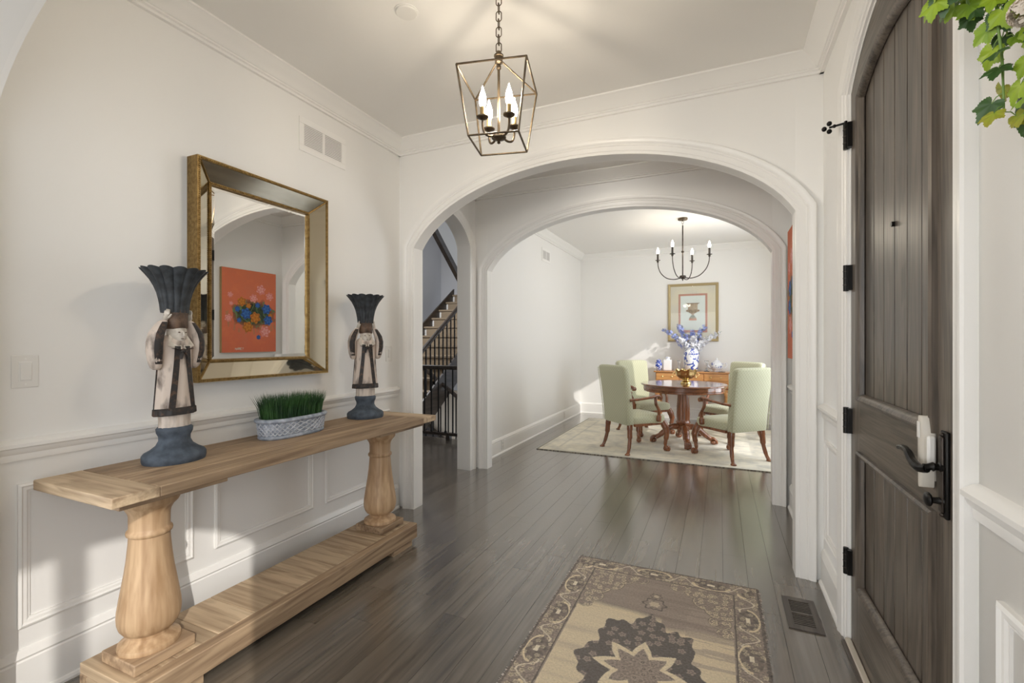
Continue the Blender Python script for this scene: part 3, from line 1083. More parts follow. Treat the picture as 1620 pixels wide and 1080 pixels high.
# top: breadboard ends and long boards
BE = 0.15
for (y0, y1) in ((TY0, TY0 + BE), (TY1 - BE, TY1)):
    MB().box(TX0, TX1, y0 + 0.0006, y1 - 0.0006, TZ - 0.038, TZ).build('end_board', 'console_wood_x', TBL, bevel=0.004)
nb = 4
bw = (TX1 - TX0) / nb
for k in range(nb):
    MB().box(TX0 + k * bw + 0.0006, TX0 + (k + 1) * bw - 0.0006, TY0 + BE, TY1 - BE, TZ - 0.038, TZ).build('top_board', 'console_wood_y', TBL, bevel=0.003)
MB().box(TX0 + 0.05, TX1 - 0.045, TY0 + 0.045, 1.30, TZ - 0.064, TZ - 0.038).build('cleat', 'console_wood_y', TBL, bevel=0.003)
MB().box(TX0 + 0.05, TX1 - 0.045, 2.26, TY1 - 0.085, TZ - 0.064, TZ - 0.038).build('cleat', 'console_wood_y', TBL, bevel=0.003)
# base: cross boards between end boards
BX0, BX1, BY0, BY1, BZ = -2.222, -1.860, 0.95, 2.61, 0.130
nbb = 10
bl = (BY1 - BY0) / nbb
for k in range(nbb):
    MB().box(BX0, BX1 - 0.055, BY0 + k * bl + 0.001, BY0 + (k + 1) * bl - 0.001, BZ - 0.04, BZ - rng.random() * 0.0015).build('base_board', 'console_wood_x', TBL, bevel=0.003)
MB().box(BX1 - 0.054, BX1, BY0, BY1, BZ - 0.095, BZ).build('front_apron', 'console_wood_y', TBL, bevel=0.004)
MB().box(BX0, BX0 + 0.05, BY0, BY1, BZ - 0.095, BZ - 0.04).build('back_apron', 'console_wood_y', TBL, bevel=0.003)
MB().box(BX0 + 0.05, BX1 - 0.054, BY0, BY0 + 0.04, BZ - 0.095, BZ - 0.04).build('end_apron', 'console_wood_x', TBL, bevel=0.003)
for (yy0, yy1) in ((BY0 + 0.01, BY0 + 0.24), (BY1 - 0.24, BY1 - 0.05)):
    for (xx0, xx1) in ((BX0, BX0 + 0.06), (BX1 - 0.07, BX1 - 0.006)):
        MB().box(xx0, xx1, yy0, yy1, 0.0, BZ - 0.095).build('foot', 'console_wood_y', TBL, smooth=0)
LEG = [(0.100, 0.042), (0.102, 0.050), (0.100, 0.060), (0.090, 0.066), (0.084, 0.070), (0.072, 0.078), (0.066, 0.084), (0.066, 0.094), (0.068, 0.098),
       (0.084, 0.106), (0.096, 0.124), (0.102, 0.145), (0.1035, 0.165), (0.102, 0.19), (0.097, 0.225), (0.089, 0.275), (0.080, 0.330), (0.073, 0.385), (0.068, 0.44),
       (0.0665, 0.468), (0.074, 0.474), (0.0755, 0.481), (0.074, 0.488), (0.068, 0.494), (0.0665, 0.50), (0.067, 0.545), (0.070, 0.560), (0.080, 0.578), (0.094, 0.592), (0.098, 0.600), (0.098, 0.636)]
for yy in (1.095, 2.455):
    lg = MB().lathe(LEG, 40, (-2.045, yy, BZ)).build('leg', 'console_wood_z', TBL, smooth=40)
    MB().box(-2.045 - 0.108, -2.045 + 0.108, yy - 0.108, yy + 0.108, BZ, BZ + 0.042).build('plinth', 'console_wood_y', lg, bevel=0.004)

# ------------------------------------------------------------------ carved figures on the console


def ell(cx, cy, z, rx, ry, n=40, fold=0.0, k=9, tilt=0.0):
    return [(cx + (rx + fold * math.cos(k * t)) * math.cos(t), cy + (ry + fold * math.cos(k * t)) * math.sin(t), z + tilt * math.cos(t)) for t in (2 * PI * j / n for j in range(n))]


def body_rad(z):
    """half depth, half width of the robe at height z"""
    K = [(0.205, .058, .082), (0.26, .056, .078), (0.34, .053, .072), (0.42, .050, .066), (0.47, .050, .067), (0.495, .049, .068), (0.52, .044, .064), (0.535, .036, .052), (0.55, .026, .030)]
    for a, c in zip(K[:-1], K[1:]):
        if a[0] <= z <= c[0]:
            u = (z - a[0]) / (c[0] - a[0])
            return a[1] + u * (c[1] - a[1]), a[2] + u * (c[2] - a[2])
    return K[0][1:] if z < K[0][0] else K[-1][1:]


def figure(label, loc, rz):
    t = thing('carved_figure', label, 'statue', loc, rz, 'carved figures on the console table')
    # round foot
    MB().lathe([(0.118, 0.0), (0.121, 0.012), (0.121, 0.030), (0.114, 0.040), (0.092, 0.052), (0.070, 0.070), (0.060, 0.090), (0.060, 0.108), (0.068, 0.125), (0.070, 0.142), (0.062, 0.150)], 40, sx=0.92).build('foot', 'slate_blue_paint', t, smooth=50)
    MB().rings([ell(0, 0, z, a, c, 48, .0022, 14) for z, a, c in ((0.142, .049, .062), (0.17, .047, .061), (0.21, .048, .062), (0.24, .048, .062))]).build('skirt', 'skirt_cream', t, smooth=50)
    R = []
    for z in (0.205, 0.23, 0.26, 0.30, 0.34, 0.38, 0.42, 0.45, 0.47, 0.495, 0.52, 0.535, 0.55):
        a, c = body_rad(z)
        R.append(ell(0, 0, z, a, c, 48, .003 * max(0, (0.5 - z) / 0.3), 11))
    rb = MB().rings(R).build('robe', 'robe_cream', t, smooth=50)
    R = []
    for z, e in ((0.200, 0.0), (0.203, .0045), (0.228, .0045), (0.232, 0.0)):
        a, c = body_rad(z)
        R.append(ell(0, 0, z, a + e, c + e, 48, .003, 11, 0.003))
    MB().rings(R).build('hem_band', 'robe_band_paint', rb, smooth=50)
    # front facings, collar to hem
    for sg in (-1, 1):
        S = []
        for k in range(16):
            z = 0.225 + (0.500 - 0.225) * k / 15
            a, c = body_rad(z)
            ph0 = sg * (0.62 - 0.30 * (k / 15))
            row = []
            for dphi, e in ((-0.16, -.002), (-0.16, .0035), (0.16, .0035), (0.16, -.002)):
                p = ph0 + dphi
                row.append(((a + e + .002) * math.cos(p), (c + e + .002) * math.sin(p), z))
            S.append(row)
        MB().rings(S).build('front_band', 'robe_band_paint', rb, smooth=40)
        # back seam of the over-robe at each side
        S = []
        for k in range(10):
            z = 0.225 + 0.2 * k / 9
            a, c = body_rad(z)
            p = sg * 1.75
            S.append([((a + e + .002) * math.cos(p + d), (c + e + .002) * math.sin(p + d), z) for d, e in ((-.05, -.002), (-.05, .003), (.05, .003), (.05, -.002))])
        MB().rings(S).build('side_band', 'robe_band_paint', rb, smooth=40)
        # wide sleeve hanging from a raised arm
        SL_ = []
        for z, yc, rx, ry, xc in ((0.400, .082, .012, .010, .004), (0.410, .084, .024, .018, .004), (0.44, .088, .032, .024, .006), (0.48, .092, .036, .026, .008), (0.52, .092, .036, .026, .010), (0.555, .084, .034, .026, .010), (0.585, .070, .028, .022, .010), (0.605, .060, .020, .016, .012), (0.612, .056, .012, .010, .014)):
            SL_.append(ell(xc, sg * yc, z, rx, ry, 24))
        sl = MB().rings(SL_).build('sleeve', 'robe_cream', t, smooth=60)
        SB = []
        for z, yc, rx, ry, xc in ((0.425, .0855, .030, .0225, .005), (0.48, .092, .0385, .0285, .008), (0.52, .092, .0385, .0285, .010), (0.555, .084, .0365, .0285, .010), (0.585, .070, .0305, .0245, .010), (0.604, .061, .022, .018, .012)):
            row = []
            for p in (0.15, 0.55, 0.95, 1.35):
                ang = sg * (PI / 2 - 1.65 - 0.0) + sg * (p - 0.5)
                row.append((xc + rx * math.cos(ang), sg * yc + ry * math.sin(ang), z))
            inn = [(q[0] * 0.96 + xc * 0.04, q[1] * 0.96 + sg * yc * 0.04, q[2]) for q in reversed(row)]
            SB.append(row + inn)
        MB().rings(SB).build('sleeve_band', 'robe_band_paint', sl, smooth=50)
        # raised hand: palm and fingers against the cup
        hd = MB()
        hd.tube([(.014, sg * .056, .604), (.020, sg * .052, .622), (.024, sg * .050, .640)], [.010, .011, .008], 10, flat=0.6)
        for q in range(4):
            dx = -0.011 + q * 0.0075
            hd.tube([(.022 + dx, sg * .0505, .636), (.024 + dx, sg * .0500, .648), (.024 + dx, sg * .0475, .660 - abs(q - 1.4) * .002)], [.0038, .0036, .0026], 6)
        hd.tube([(.032, sg * .052, .620), (.038, sg * .047, .630), (.040, sg * .043, .638)], [.0042, .004, .0028], 6)
        hd.build('hand', 'face_cream', sl, smooth=60)
    # sash bow
    bw_ = MB()
    bw_.ball((.052, 0, .478), .013, 10, 8, .8, 1.1, .9)
    for sg in (-1, 1):
        bw_.rings([ell(.050, sg * y, .481 + dz, rx, .004, 10) for y, dz, rx in ((.006, 0, .006), (.02, .003, .012), (.034, .007, .014), (.044, .010, .010))])
        bw_.tube([(.052, sg * .006, .474), (.056, sg * .013, .460), (.056, sg * .015, .444)], [.008, .010, .007], 8, flat=0.5)
    bw_.build('sash_bow', 'robe_band_paint', t, smooth=60)
    # collar
    for sg in (-1, 1):
        MB().rings([[(.030, sg * .004, .528), (.052, sg * .004, .486), (.055, sg * .006, .486), (.036, sg * .006, .530)],
                    [(.016, sg * .036, .548), (.038, sg * .056, .500), (.042, sg * .058, .501), (.020, sg * .040, .550)]]).build('collar', 'face_cream', t, smooth=0)
    # head
    hdp = [(0.016, .505), (0.026, .514), (0.034, .528), (0.038, .545), (0.039, .562), (0.037, .584)]
    head = MB().lathe(hdp, 24, (0.012, 0, 0), 1.0, 0.95).build('head', 'face_cream', t, smooth=60)
    MB().tube([(.049, 0, .566), (.054, 0, .556), (.0575, 0, .547), (.050, 0, .543)], [.003, .004, .0055, .003], 8).build('nose', 'face_cream', head, smooth=60)
    for sg in (-1, 1):
        MB().ball((.0475, sg * .014, .560), .0045, 8, 6, .6, 1.3, .6).build('eye', 'brown_paint', head, smooth=60)
        MB().ball((.012, sg * .037, .555), .008, 8, 6, .6, .35, 1.0).build('ear', 'face_cream', head, smooth=60)
    MB().ball((.0475, 0, .532), .005, 8, 6, .5, 1.5, .35).build('mouth', 'brown_paint', head, smooth=60)
    MB().lathe([(.0395, .574), (.0435, .580), (.0435, .605), (.043, .640), (.043, .668), (.039, .67)], 28, (0.007, 0, 0)).build('cap', 'brown_paint', t, smooth=60)
    # fluted flaring cup
    NF = 14
    prof = [(.050, .645), (.052, .655), (.054, .680), (.058, .705), (.064, .732), (.074, .760), (.088, .788), (.105, .812), (.120, .828), (.122, .834)]

    def fl(r, z, tt):
        u = max(0.0, (z - .645) / .19)
        return r * (1 + (0.075 + 0.035 * u) * (abs(math.cos(NF * tt / 2)) ** .6 - 0.75))
    b = MB()
    n = NF * 8
    R = []
    for r, z in prof:
        R.append([(fl(r, z, tt) * math.cos(tt), fl(r, z, tt) * math.sin(tt), z + (0.006 * (abs(math.cos(NF * tt / 2)) - .5) if z > .82 else 0)) for tt in (2 * PI * j / n for j in range(n))])
    for r, z in ((.112, .826), (.090, .800), (.060, .770), (.01, .765)):
        R.append([(fl(r, z, tt) * math.cos(tt), fl(r, z, tt) * math.sin(tt), z) for tt in (2 * PI * j / n for j in range(n))])
    b.rings(R)
    b.build('fluted_cup', 'charcoal_paint', t, smooth=38)
    return t


figure('near carved robed figure bearing a charcoal fluted cup, beside the mirror', (-2.19, 1.271, TZ), math.radians(6))
figure('far carved robed figure bearing a charcoal fluted cup, nearest the archway', (-2.225, 2.520, TZ), math.radians(-34))

# ------------------------------------------------------------------ planter with grass
pl = thing('grass_planter', 'oval blue-grey basketweave planter filled with tall green grass', 'planter', (-2.195, 1.895, TZ))


def oval(r_long, r_short, z, n=56, p=2.6):
    out = []
    for j in range(n):
        t = 2 * PI * j / n
        c, s_ = math.cos(t), math.sin(t)
        out.append((r_short * math.copysign(abs(c) ** (2 / p), c), r_long * math.copysign(abs(s_) ** (2 / p), s_), z))
    return out


MB().rings([oval(.190, .088, 0.0), oval(.196, .094, .006), oval(.196, .094, .014), oval(.192, .090, .018), oval(.200, .096, .092), oval(.196, .092, .092), oval(.185, .080, .05)]).build('pot', 'planter_stone', pl, smooth=40)
R = []
for e, z in ((0, .088), (.010, .090), (.015, .099), (.011, .108), (0, .111), (-.010, .106), (-.011, .092)):
    R.append(oval(.199 + e, .095 + e, z))
MB().rings(R, True, False).build('rim', 'planter_stone', pl, smooth=60)
MB().rings([oval(.188, .084, .092), oval(.188, .084, .098)]).build('soil', 'soil', pl, smooth=0)
# diagonal lattice straps, each a raised strip that winds up the wall of the pot


def on_pot(u, z):
    f = (z - .018) / (.092 - .018)
    a, c = .192 + .008 * f, .090 + .006 * f
    p = 2.6
    cs, sn = math.cos(u), math.sin(u)
    return Vector((c * math.copysign(abs(cs) ** (2 / p), cs), a * math.copysign(abs(sn) ** (2 / p), sn), z))


NS = 34
for d in (-1, 1):
    for k in range(NS):
        u0 = 2 * PI * k / NS
        pts_ = []
        for i in range(7):
            f = i / 6
            q = on_pot(u0 + d * f * 2 * PI / NS * 2.6, .022 + .064 * f)
            q = q + Vector((q.x * 0.008, q.y * 0.004, 0))
            pts_.append(q)
        MB().tube(pts_, 0.0032, 5).build('lattice_strap', 'planter_lattice', pl)
gb = MB()
gr = random.Random(3)
for k in range(2600):
    while True:
        xx, yy = gr.uniform(-.084, .084), gr.uniform(-.186, .186)
        if abs(xx / .080) ** 2.6 + abs(yy / .182) ** 2.6 < 1:
            break
    h = gr.uniform(.10, .148) * (1.06 if gr.random() < .05 else 1)
    lean = Vector((xx * 0.30 + gr.gauss(0, .010), yy * 0.10 + gr.gauss(0, .012), 0))
    if abs(yy) > .15:
        lean.y += math.copysign(gr.uniform(0, .022), yy)
    w = gr.uniform(.0011, .0019)
    an = gr.uniform(0, PI)
    s_ = Vector((math.cos(an) * w, math.sin(an) * w, 0))
    p0 = Vector((xx, yy, .097))
    p1 = p0 + lean * .35 + Vector((0, 0, h * .55))
    p2 = p0 + lean + Vector((0, 0, h))
    i = len(gb.v)
    gb.v += [tuple(p0 - s_), tuple(p0 + s_), tuple(p1 + s_ * .8), tuple(p1 - s_ * .8), tuple(p2)]
    gb.f += [(i, i + 1, i + 2, i + 3), (i + 3, i + 2, i + 4)]
me = bpy.data.meshes.new('grass')
me.from_pydata(gb.v, [], gb.f)
go = link('grass', me, 'grass_green', pl)
go['kind'] = 'stuff'

# ------------------------------------------------------------------ mirror
mr = thing('wall_mirror', 'large rectangular mirror with sloped mirrored border and beaded gold edges', 'mirror', (XL, 1.865, 1.705))
mh, mv, wd_ = 0.415, 0.557, 0.100            # half width (y), half height (z), border
DF, DI = 0.080, 0.012                        # depth of outer edge, depth of inner glass


def rect(h, v, d):
    return [(d, -h, -v), (d, h, -v), (d, h, v), (d, -h, v)]


# backing box with gold sides
MB().rings([rect(mh, mv, 0.0), rect(mh, mv, DF), rect(mh - .016, mv - .016, DF), rect(mh - .016, mv - .016, DF - .01)], True, False).build('outer_frame', 'antique_gold', mr, smooth=0)
MB().rings([rect(mh - .01, mv - .01, 0.001), rect(mh - .01, mv - .01, 0.003)]).build('backing', 'antique_gold', mr, smooth=0)
o, i_ = rect(mh - .016, mv - .016, DF - .006), rect(mh - wd_, mv - wd_, DI + .004)
for k, nm in enumerate(('bottom', 'right', 'top', 'left')):
    a, b_, c, d = Vector(o[k]), Vector(o[(k + 1) % 4]), Vector(i_[(k + 1) % 4]), Vector(i_[k])
    cen = (a + b_ + c + d) / 4
    f = lambda p: p + (cen - p).normalized() * 0.004
    A, B_, C, D = f(a), f(b_), f(c), f(d)
    bk = Vector((-0.006, 0, 0))
    MB().rings([[A, B_, C, D], [A + bk, B_ + bk, C + bk, D + bk]]).build('mirror_border_panel', 'mirror_panel', mr, smooth=0)
for k in range(4):
    MB().tube([Vector(o[k]) + Vector((.003, 0, 0)), Vector(i_[k]) + Vector((.003, 0, 0))], 0.004, 6).build('mitre_bead', 'antique_gold', mr)
gh, gv = mh - wd_ - .006, mv - wd_ - .006
bv = 0.022
MB().rings([rect(gh, gv, 0.004), rect(gh, gv, DI - .003), rect(gh - bv, gv - bv, DI)], True, True).build('glass', 'mirror_glass', mr, smooth=0)
ot, it = rect(mh - wd_ + .004, mv - wd_ + .004, 0), rect(mh - wd_ - .008, mv - wd_ - .008, 0)
MB().rings([[(DI - .01, q[1], q[2]) for q in ot], [(DI + .010, q[1], q[2]) for q in ot], [(DI + .010, q[1], q[2]) for q in it], [(DI - .004, q[1], q[2]) for q in it]], True, False).build('inner_frame', 'antique_gold', mr, smooth=0)


def beads(h, v, d, step, r, nm):
    b = MB()
    pts_ = []
    nh, nv = int(2 * h / step), int(2 * v / step)
    for k in range(nh):
        pts_ += [(d, -h + 2 * h * k / nh, -v), (d, h - 2 * h * k / nh, v)]
    for k in range(nv):
        pts_ += [(d, h, -v + 2 * v * k / nv), (d, -h, v - 2 * v * k / nv)]
    for p in pts_:
        b.ball(p, r, 6, 4)
    ob = b.build(nm, 'antique_gold', mr, smooth=60)
    ob['kind'] = 'stuff'


beads(mh - .010, mv - .010, DF + .001, .0105, .0048, 'outer_beading')
beads(mh - wd_ - .002, mv - wd_ - .002, DI + .011, .0095, .0042, 'inner_beading')

# ------------------------------------------------------------------ printed surfaces


def grid_print(name, w, h, nx, ny, fn, mat, parent=None, P=None, thick=0.0, jag=0.0):
    """flat sheet of coloured cells; P maps (u, v, lift) to space"""
    V, F, C = [], [], []
    for j in range(ny + 1):
        for i in range(nx + 1):
            u, v = -w / 2 + w * i / nx, -h / 2 + h * j / ny
            C.append(fn(u, v))
            uu, vv = u, v
            if jag and (i in (0, nx) or j in (0, ny)):
                uu += jag * noise.noise((u * 60, v * 60, 3.1)); vv += jag * noise.noise((u * 60, v * 60, 9.7))
            V.append(P(uu, vv, thick))
    for j in range(ny):
        for i in range(nx):
            a = j * (nx + 1) + i
            F.append((a, a + 1, a + nx + 2, a + nx + 1))
    me = bpy.data.meshes.new(name)
    me.from_pydata(V, [], F)
    at = me.color_attributes.new('Col', 'FLOAT_COLOR', 'POINT')
    buf = []
    for c in C:
        buf += [c[0], c[1], c[2], 1.0]
    at.data.foreach_set('color', buf)
    return link(name, me, mat, parent)


def mixc(a, b, t):
    t = max(0.0, min(1.0, t))
    return tuple(x + (y - x) * t for x, y in zip(a, b))


def ns(x, y, z=0.0):
    return noise.noise((x, y, z))


# entry rug
RUGW, RUGH = 0.985, 1.80
R_DARK, R_MID, R_TAUPE, R_BEIGE, R_CREAM = (.125, .110, .100), (.26, .215, .185), (.42, .345, .285), (.80, .68, .47), (.88, .79, .62)


def florets(x, y, sc_, seed, thr):
    """scatter of small ringed blossoms: 1 on petals, -1 in the dark eye, 0 elsewhere"""
    gx, gy = math.floor(x / sc_), math.floor(y / sc_)
    for ix in (-1, 0, 1):
        for iy in (-1, 0, 1):
            cx, cy = gx + ix, gy + iy
            h1 = noise.cell((cx + .5, cy + .5, seed + .5)); h2 = noise.cell((cx + .5, cy + .5, seed + 7.5)); h3 = noise.cell((cx + .5, cy + .5, seed + 15.5))
            if h3 * .5 + .5 > thr:
                continue
            px, py = (cx + .5 + h1 * .3) * sc_, (cy + .5 + h2 * .3) * sc_
            d = math.hypot(x - px, y - py) / sc_
            a = math.atan2(y - py, x - px)
            r = .36 + .07 * math.cos(5 * a + h1 * 6)
            if d < .10:
                return 1
            if d < r * .55:
                return -1
            if d < r:
                return 1
    return 0


def rug_col(x, y):
    hw, hh = RUGW / 2, RUGH / 2
    ax, ay = abs(x), abs(y)
    wob = 0.006 * ns(x * 22, y * 22)
    d = min(hw - ax, hh - ay) + wob * .4
    fine = ns(x * 120, y * 120)
    med = ns(x * 55, y * 55, 4)
    ground = mixc(R_MID, R_TAUPE, 0.25 + fine * 0.8)
    if d < 0.011:
        c = mixc(R_DARK, R_MID, .2 + fine)
    elif d < 0.118:
        t = y if hw - ax < hh - ay else x
        c = ground
        per = 0.30
        ph_ = ((t + per / 2 + .04) % per) - per / 2
        e = d - 0.064
        q = math.hypot(ph_ / .085, e / .046) + wob * 4
        fl = florets(x, y, .030, 2, .66)
        if q < 1.0:
            c = mixc(R_DARK, R_MID, 0.55 + med)
            if abs(e) < .009 and abs(ph_) < .020:
                c = R_CREAM
            elif fl == 1:
                c = mixc(c, R_BEIGE, .55)
        elif q < 1.16 and (e < 0) == (int(math.floor((t + per / 2 + .04) / per)) % 2 == 0):
            c = R_BEIGE
        else:
            sc_ = 0.036 * math.sin(t * 2 * PI / per * 2)
            if abs(e - sc_) < 0.0045:
                c = mixc(c, R_CREAM, .8)
            elif fl == 1:
                c = mixc(c, R_BEIGE, .7)
            elif fl == -1:
                c = R_DARK
    elif d < 0.130:
        c = R_DARK if d < 0.125 else mixc(R_MID, R_TAUPE, .5)
    else:
        # field with streaky abrash, browner towards both ends
        st_ = ns(x * 1.5, y * 18, 7) + .5 * ns(x * 5, y * 60, 9)
        c = mixc(R_BEIGE, R_TAUPE, 0.10 + 0.5 * max(0, st_) + 0.15 * fine)
        brown = (ay - .36 + .06 * ns(x * 4, y * 4, 3) + (.05 if x > .05 else -.02)) / .05
        c = mixc(c, mixc(R_MID, R_TAUPE, .45 + st_ * .4), max(0, min(1, brown)))
        if x > .16 and st_ > .05:
            c = mixc(c, R_TAUPE, .6)
        # corner spandrels of rounded lobes
        fx, fy = hw - 0.128 - ax, hh - 0.128 - ay
        lob = 9
        for (lx, ly, lr) in ((.06, .06, .10), (.17, .05, .065), (.05, .18, .085), (.06, .29, .052), (.265, .03, .045), (.035, .37, .04), (.12, .13, .07)):
            lob = min(lob, math.hypot(fx - lx, fy - ly) / lr)
        if lob < 1.0 + wob * 3:
            c = ground
            fl = florets(x, y, .034, 5, .72)
            if fl == 1:
                c = mixc(c, R_BEIGE, .75)
            elif fl == -1:
                c = R_DARK
            if lob > .88:
                c = R_DARK if lob > .95 else mixc(c, R_BEIGE, .5)
        # small palmettes by the spandrels and above the medallion
        for (qx, qy, qr) in ((0, .52, .055), (0, .60, .028)):
            q = math.hypot(ax - qx, ay - qy) / (qr * (1 + .15 * math.cos(7 * math.atan2(ay - qy, ax - qx))))
            if q < 1:
                c = mixc(R_MID, R_TAUPE, .3 + med) if q > .45 else mixc(R_TAUPE, R_BEIGE, .5)
                if q > .85:
                    c = R_DARK
        # central medallion
        mx, my = x / 0.275, y / 0.43
        th = math.atan2(my, mx)
        rr = math.hypot(mx, my)
        edge = 0.88 + 0.08 * math.cos(8 * th) + 0.035 * math.cos(24 * th) + wob * 5
        if rr < edge:
            c = mixc(R_DARK, (.135, .128, .122), 0.45 + fine * 0.9 + med * .3)
            fl = florets(x, y, .044, 9, .60)
            if fl == 1:
                c = mixc(c, R_TAUPE, .75)
            elif fl == -1:
                c = mixc(c, R_MID, .5)
        # star
        t8 = math.atan2(y, x)
        r = math.hypot(x, y) + wob
        tri = abs(((t8 / (2 * PI) * 8) % 1.0) - 0.5) * 2
        so_ = 0.112 + 0.080 * tri ** 1.2
        if r < so_:
            c = mixc(R_BEIGE, R_CREAM, 0.1 + med * 0.5)
            if r < so_ * .74:
                c = mixc(R_MID, R_TAUPE, 0.35 + fine * .7)
                fl = florets(x, y, .036, 12, .75)
                if fl == -1:
                    c = R_DARK
                elif fl == 1:
                    c = mixc(c, R_TAUPE, .7)
    wear = 0.5 + 0.5 * ns(x * 3, y * 3, 12)
    c = mixc(c, R_TAUPE, 0.06 + 0.12 * wear)
    weave = 1.0 + 0.08 * math.sin(x * 1450) * math.sin(y * 1450) + 0.22 * fine + 0.12 * ns(x * 260, y * 260, 2)
    return tuple(max(0.01, k * weave) for k in c)


rug = thing('entry_rug', 'faded brown and beige patterned rug with star medallion by front door', 'rug', (-0.3035, 1.95, 0))
grid_print('pile', RUGW, RUGH, 330, 600, rug_col, 'rug_print', rug, lambda u, v, t: (u, v, t), 0.009, 0.006)
b = MB()
hw, hh = RUGW / 2, RUGH / 2
b.box(-hw + .002, hw - .002, -hh + .002, hh - .002, 0.0, 0.0085)
b.build('backing', 'rug_edge', rug, smooth=0)
fr = MB()
g2 = random.Random(5)
for k in range(700):
    s_ = g2.choice((-1, 1))
    yy = g2.uniform(-hh, hh)
    p0 = (s_ * (hw - .002), yy, .006)
    p1 = (s_ * (hw + g2.uniform(.003, .012)), yy + g2.gauss(0, .004), g2.uniform(.001, .006))
    fr.tube([p0, p1], [.0012, .0006], 4)
for k in range(260):
    xx = g2.uniform(-hw, hw)
    for s_ in (-1, 1):
        fr.tube([(xx, s_ * (hh - .002), .006), (xx + g2.gauss(0, .003), s_ * (hh + g2.uniform(.002, .008)), .003)], [.0012, .0006], 4)
fo = fr.build('fringe', 'robe_cream', rug, smooth=0)
fo['kind'] = 'stuff'

# dining rug
D_X0, D_X1, D_Y0, D_Y1 = -2.10, 0.98, 5.47, 8.05


def drug_col(x, y):
    f1 = ns(x * 5, y * 5) + 0.6 * ns(x * 13, y * 13, 3) + 0.35 * ns(x * 40, y * 40, 5)
    c = mixc((.86, .81, .68), (.58, .56, .50), 0.30 + f1 * 0.75)
    d = min((D_X1 - D_X0) / 2 - abs(x), (D_Y1 - D_Y0) / 2 - abs(y))
    if 0.22 < d < 0.24 or 0.05 < d < 0.06:
        c = mixc(c, (.50, .49, .44), 0.5)
    if d < 0.02:
        c = (.34, .32, .26)
    return c


drug = thing('dining_rug', 'pale cream-grey distressed rug under the dining table', 'rug', ((D_X0 + D_X1) / 2, (D_Y0 + D_Y1) / 2, 0))
grid_print('pile', D_X1 - D_X0, D_Y1 - D_Y0, 220, 190, drug_col, 'rug_print', drug, lambda u, v, t: (u, v, t), 0.008)
MB().box(-(D_X1 - D_X0) / 2, (D_X1 - D_X0) / 2, -(D_Y1 - D_Y0) / 2, (D_Y1 - D_Y0) / 2, 0, 0.0075).build('backing', 'rug_edge', drug, smooth=0)
RUGZ = 0.008

# floral painting in the hall (seen direct at a slant and in the mirror)
PWD, PHT = 0.72, 1.0
BLOOMS = [(-.10, .02 + .08, .050, 'o'), (-.02, .055, .030, 'o'), (.06, -.085, .062, 'o'), (-.03, -.20, .060, 'o'), (.25, -.05, .028, 'o'),
          (-.05, -.04, .060, 'b'), (.20, .03, .056, 'b'), (.22, -.11, .055, 'b'), (.09, .07, .030, 'b'), (-.15, .01, .030, 'b'), (-.13, -.12, .026, 'b'), (.10, -.32, .026, 'b'),
          (.13, .26, .055, 'p'), (.24, .19, .046, 'p'), (.04, .15, .046, 'p'), (.18, -.25, .062, 'p'), (-.25, -.10, .040, 'p'), (-.23, .17, .030, 'p'), (-.22, .07, .022, 'p')]


def paint_col(u, v):
    n1 = ns(u * 6, v * 6) * 0.5 + ns(u * 22, v * 22, 2) * 0.25
    c = mixc((.70, .190, .080), (.60, .130, .070), 0.5 + n1 - v * 0.35)
    c = mixc(c, (.68, .26, .12), max(0, n1) * 0.7)
    # foliage mass
    e = math.hypot((u - .04) / .30, (v + .03) / .175)
    if e < 1.0 + 0.35 * ns(u * 14, v * 14, 5):
        g = mixc((.012, .022, .014), (.06, .11, .035), 0.35 + ns(u * 30, v * 30, 8))
        c = mixc(g, c, max(0, (e - 0.65) * 1.6))
        w = abs(ns(u * 9 + v * 5, v * 9 - u * 4, 4))
        if w < 0.05:
            c = (.12, .20, .08)
    elif e < 1.45 and ns(u * 30, v * 8, 1) > .15 and v < 0:
        c = mixc(c, (.34, .22, .10), .55)
    for (bu, bv_, r, k) in BLOOMS:
        bu, bv_, r = bu * 1.12, bv_ * 1.02 + .01, r * 1.18
        d = math.hypot(u - bu, v - bv_)
        a = math.atan2(v - bv_, u - bu)
        rr = r * (0.9 + 0.12 * math.cos(6 * a + bu * 30))
        if d < rr:
            q = 0.5 + 0.5 * math.cos(d / r * 9 + 1.5 * math.cos(5 * a))
            if k == 'o':
                c = mixc((.62, .24, .02), (.38, .11, .012), q)
            elif k == 'b':
                c = mixc((.035, .17, .52), (.012, .05, .22), q)
            else:
                c = mixc((.80, .40, .36), (.66, .18, .15), q)
    if v < -.44 and v > -.475 and -.20 < u < -.09 and ns(u * 60, v * 60, 11) > -.05:
        c = (.62, .45, .38)
    return c


pa = thing('floral_painting', 'orange-red canvas painting of blue and orange flowers on hall wall', 'painting', (XR, 3.93, 1.72))
# seen from the room the picture's left is the far side in y
grid_print('canvas_face', PWD, PHT, 150, 200, paint_col, 'canvas_print', pa, lambda u, v, t: (-t, u, v), 0.0402)
MB().box(-0.040, -0.001, -PWD / 2, PWD / 2, -PHT / 2, PHT / 2).build('stretcher', 'canvas_edge', pa, smooth=0)

# framed urn print in the dining room
UW, UH = 0.815, 1.0


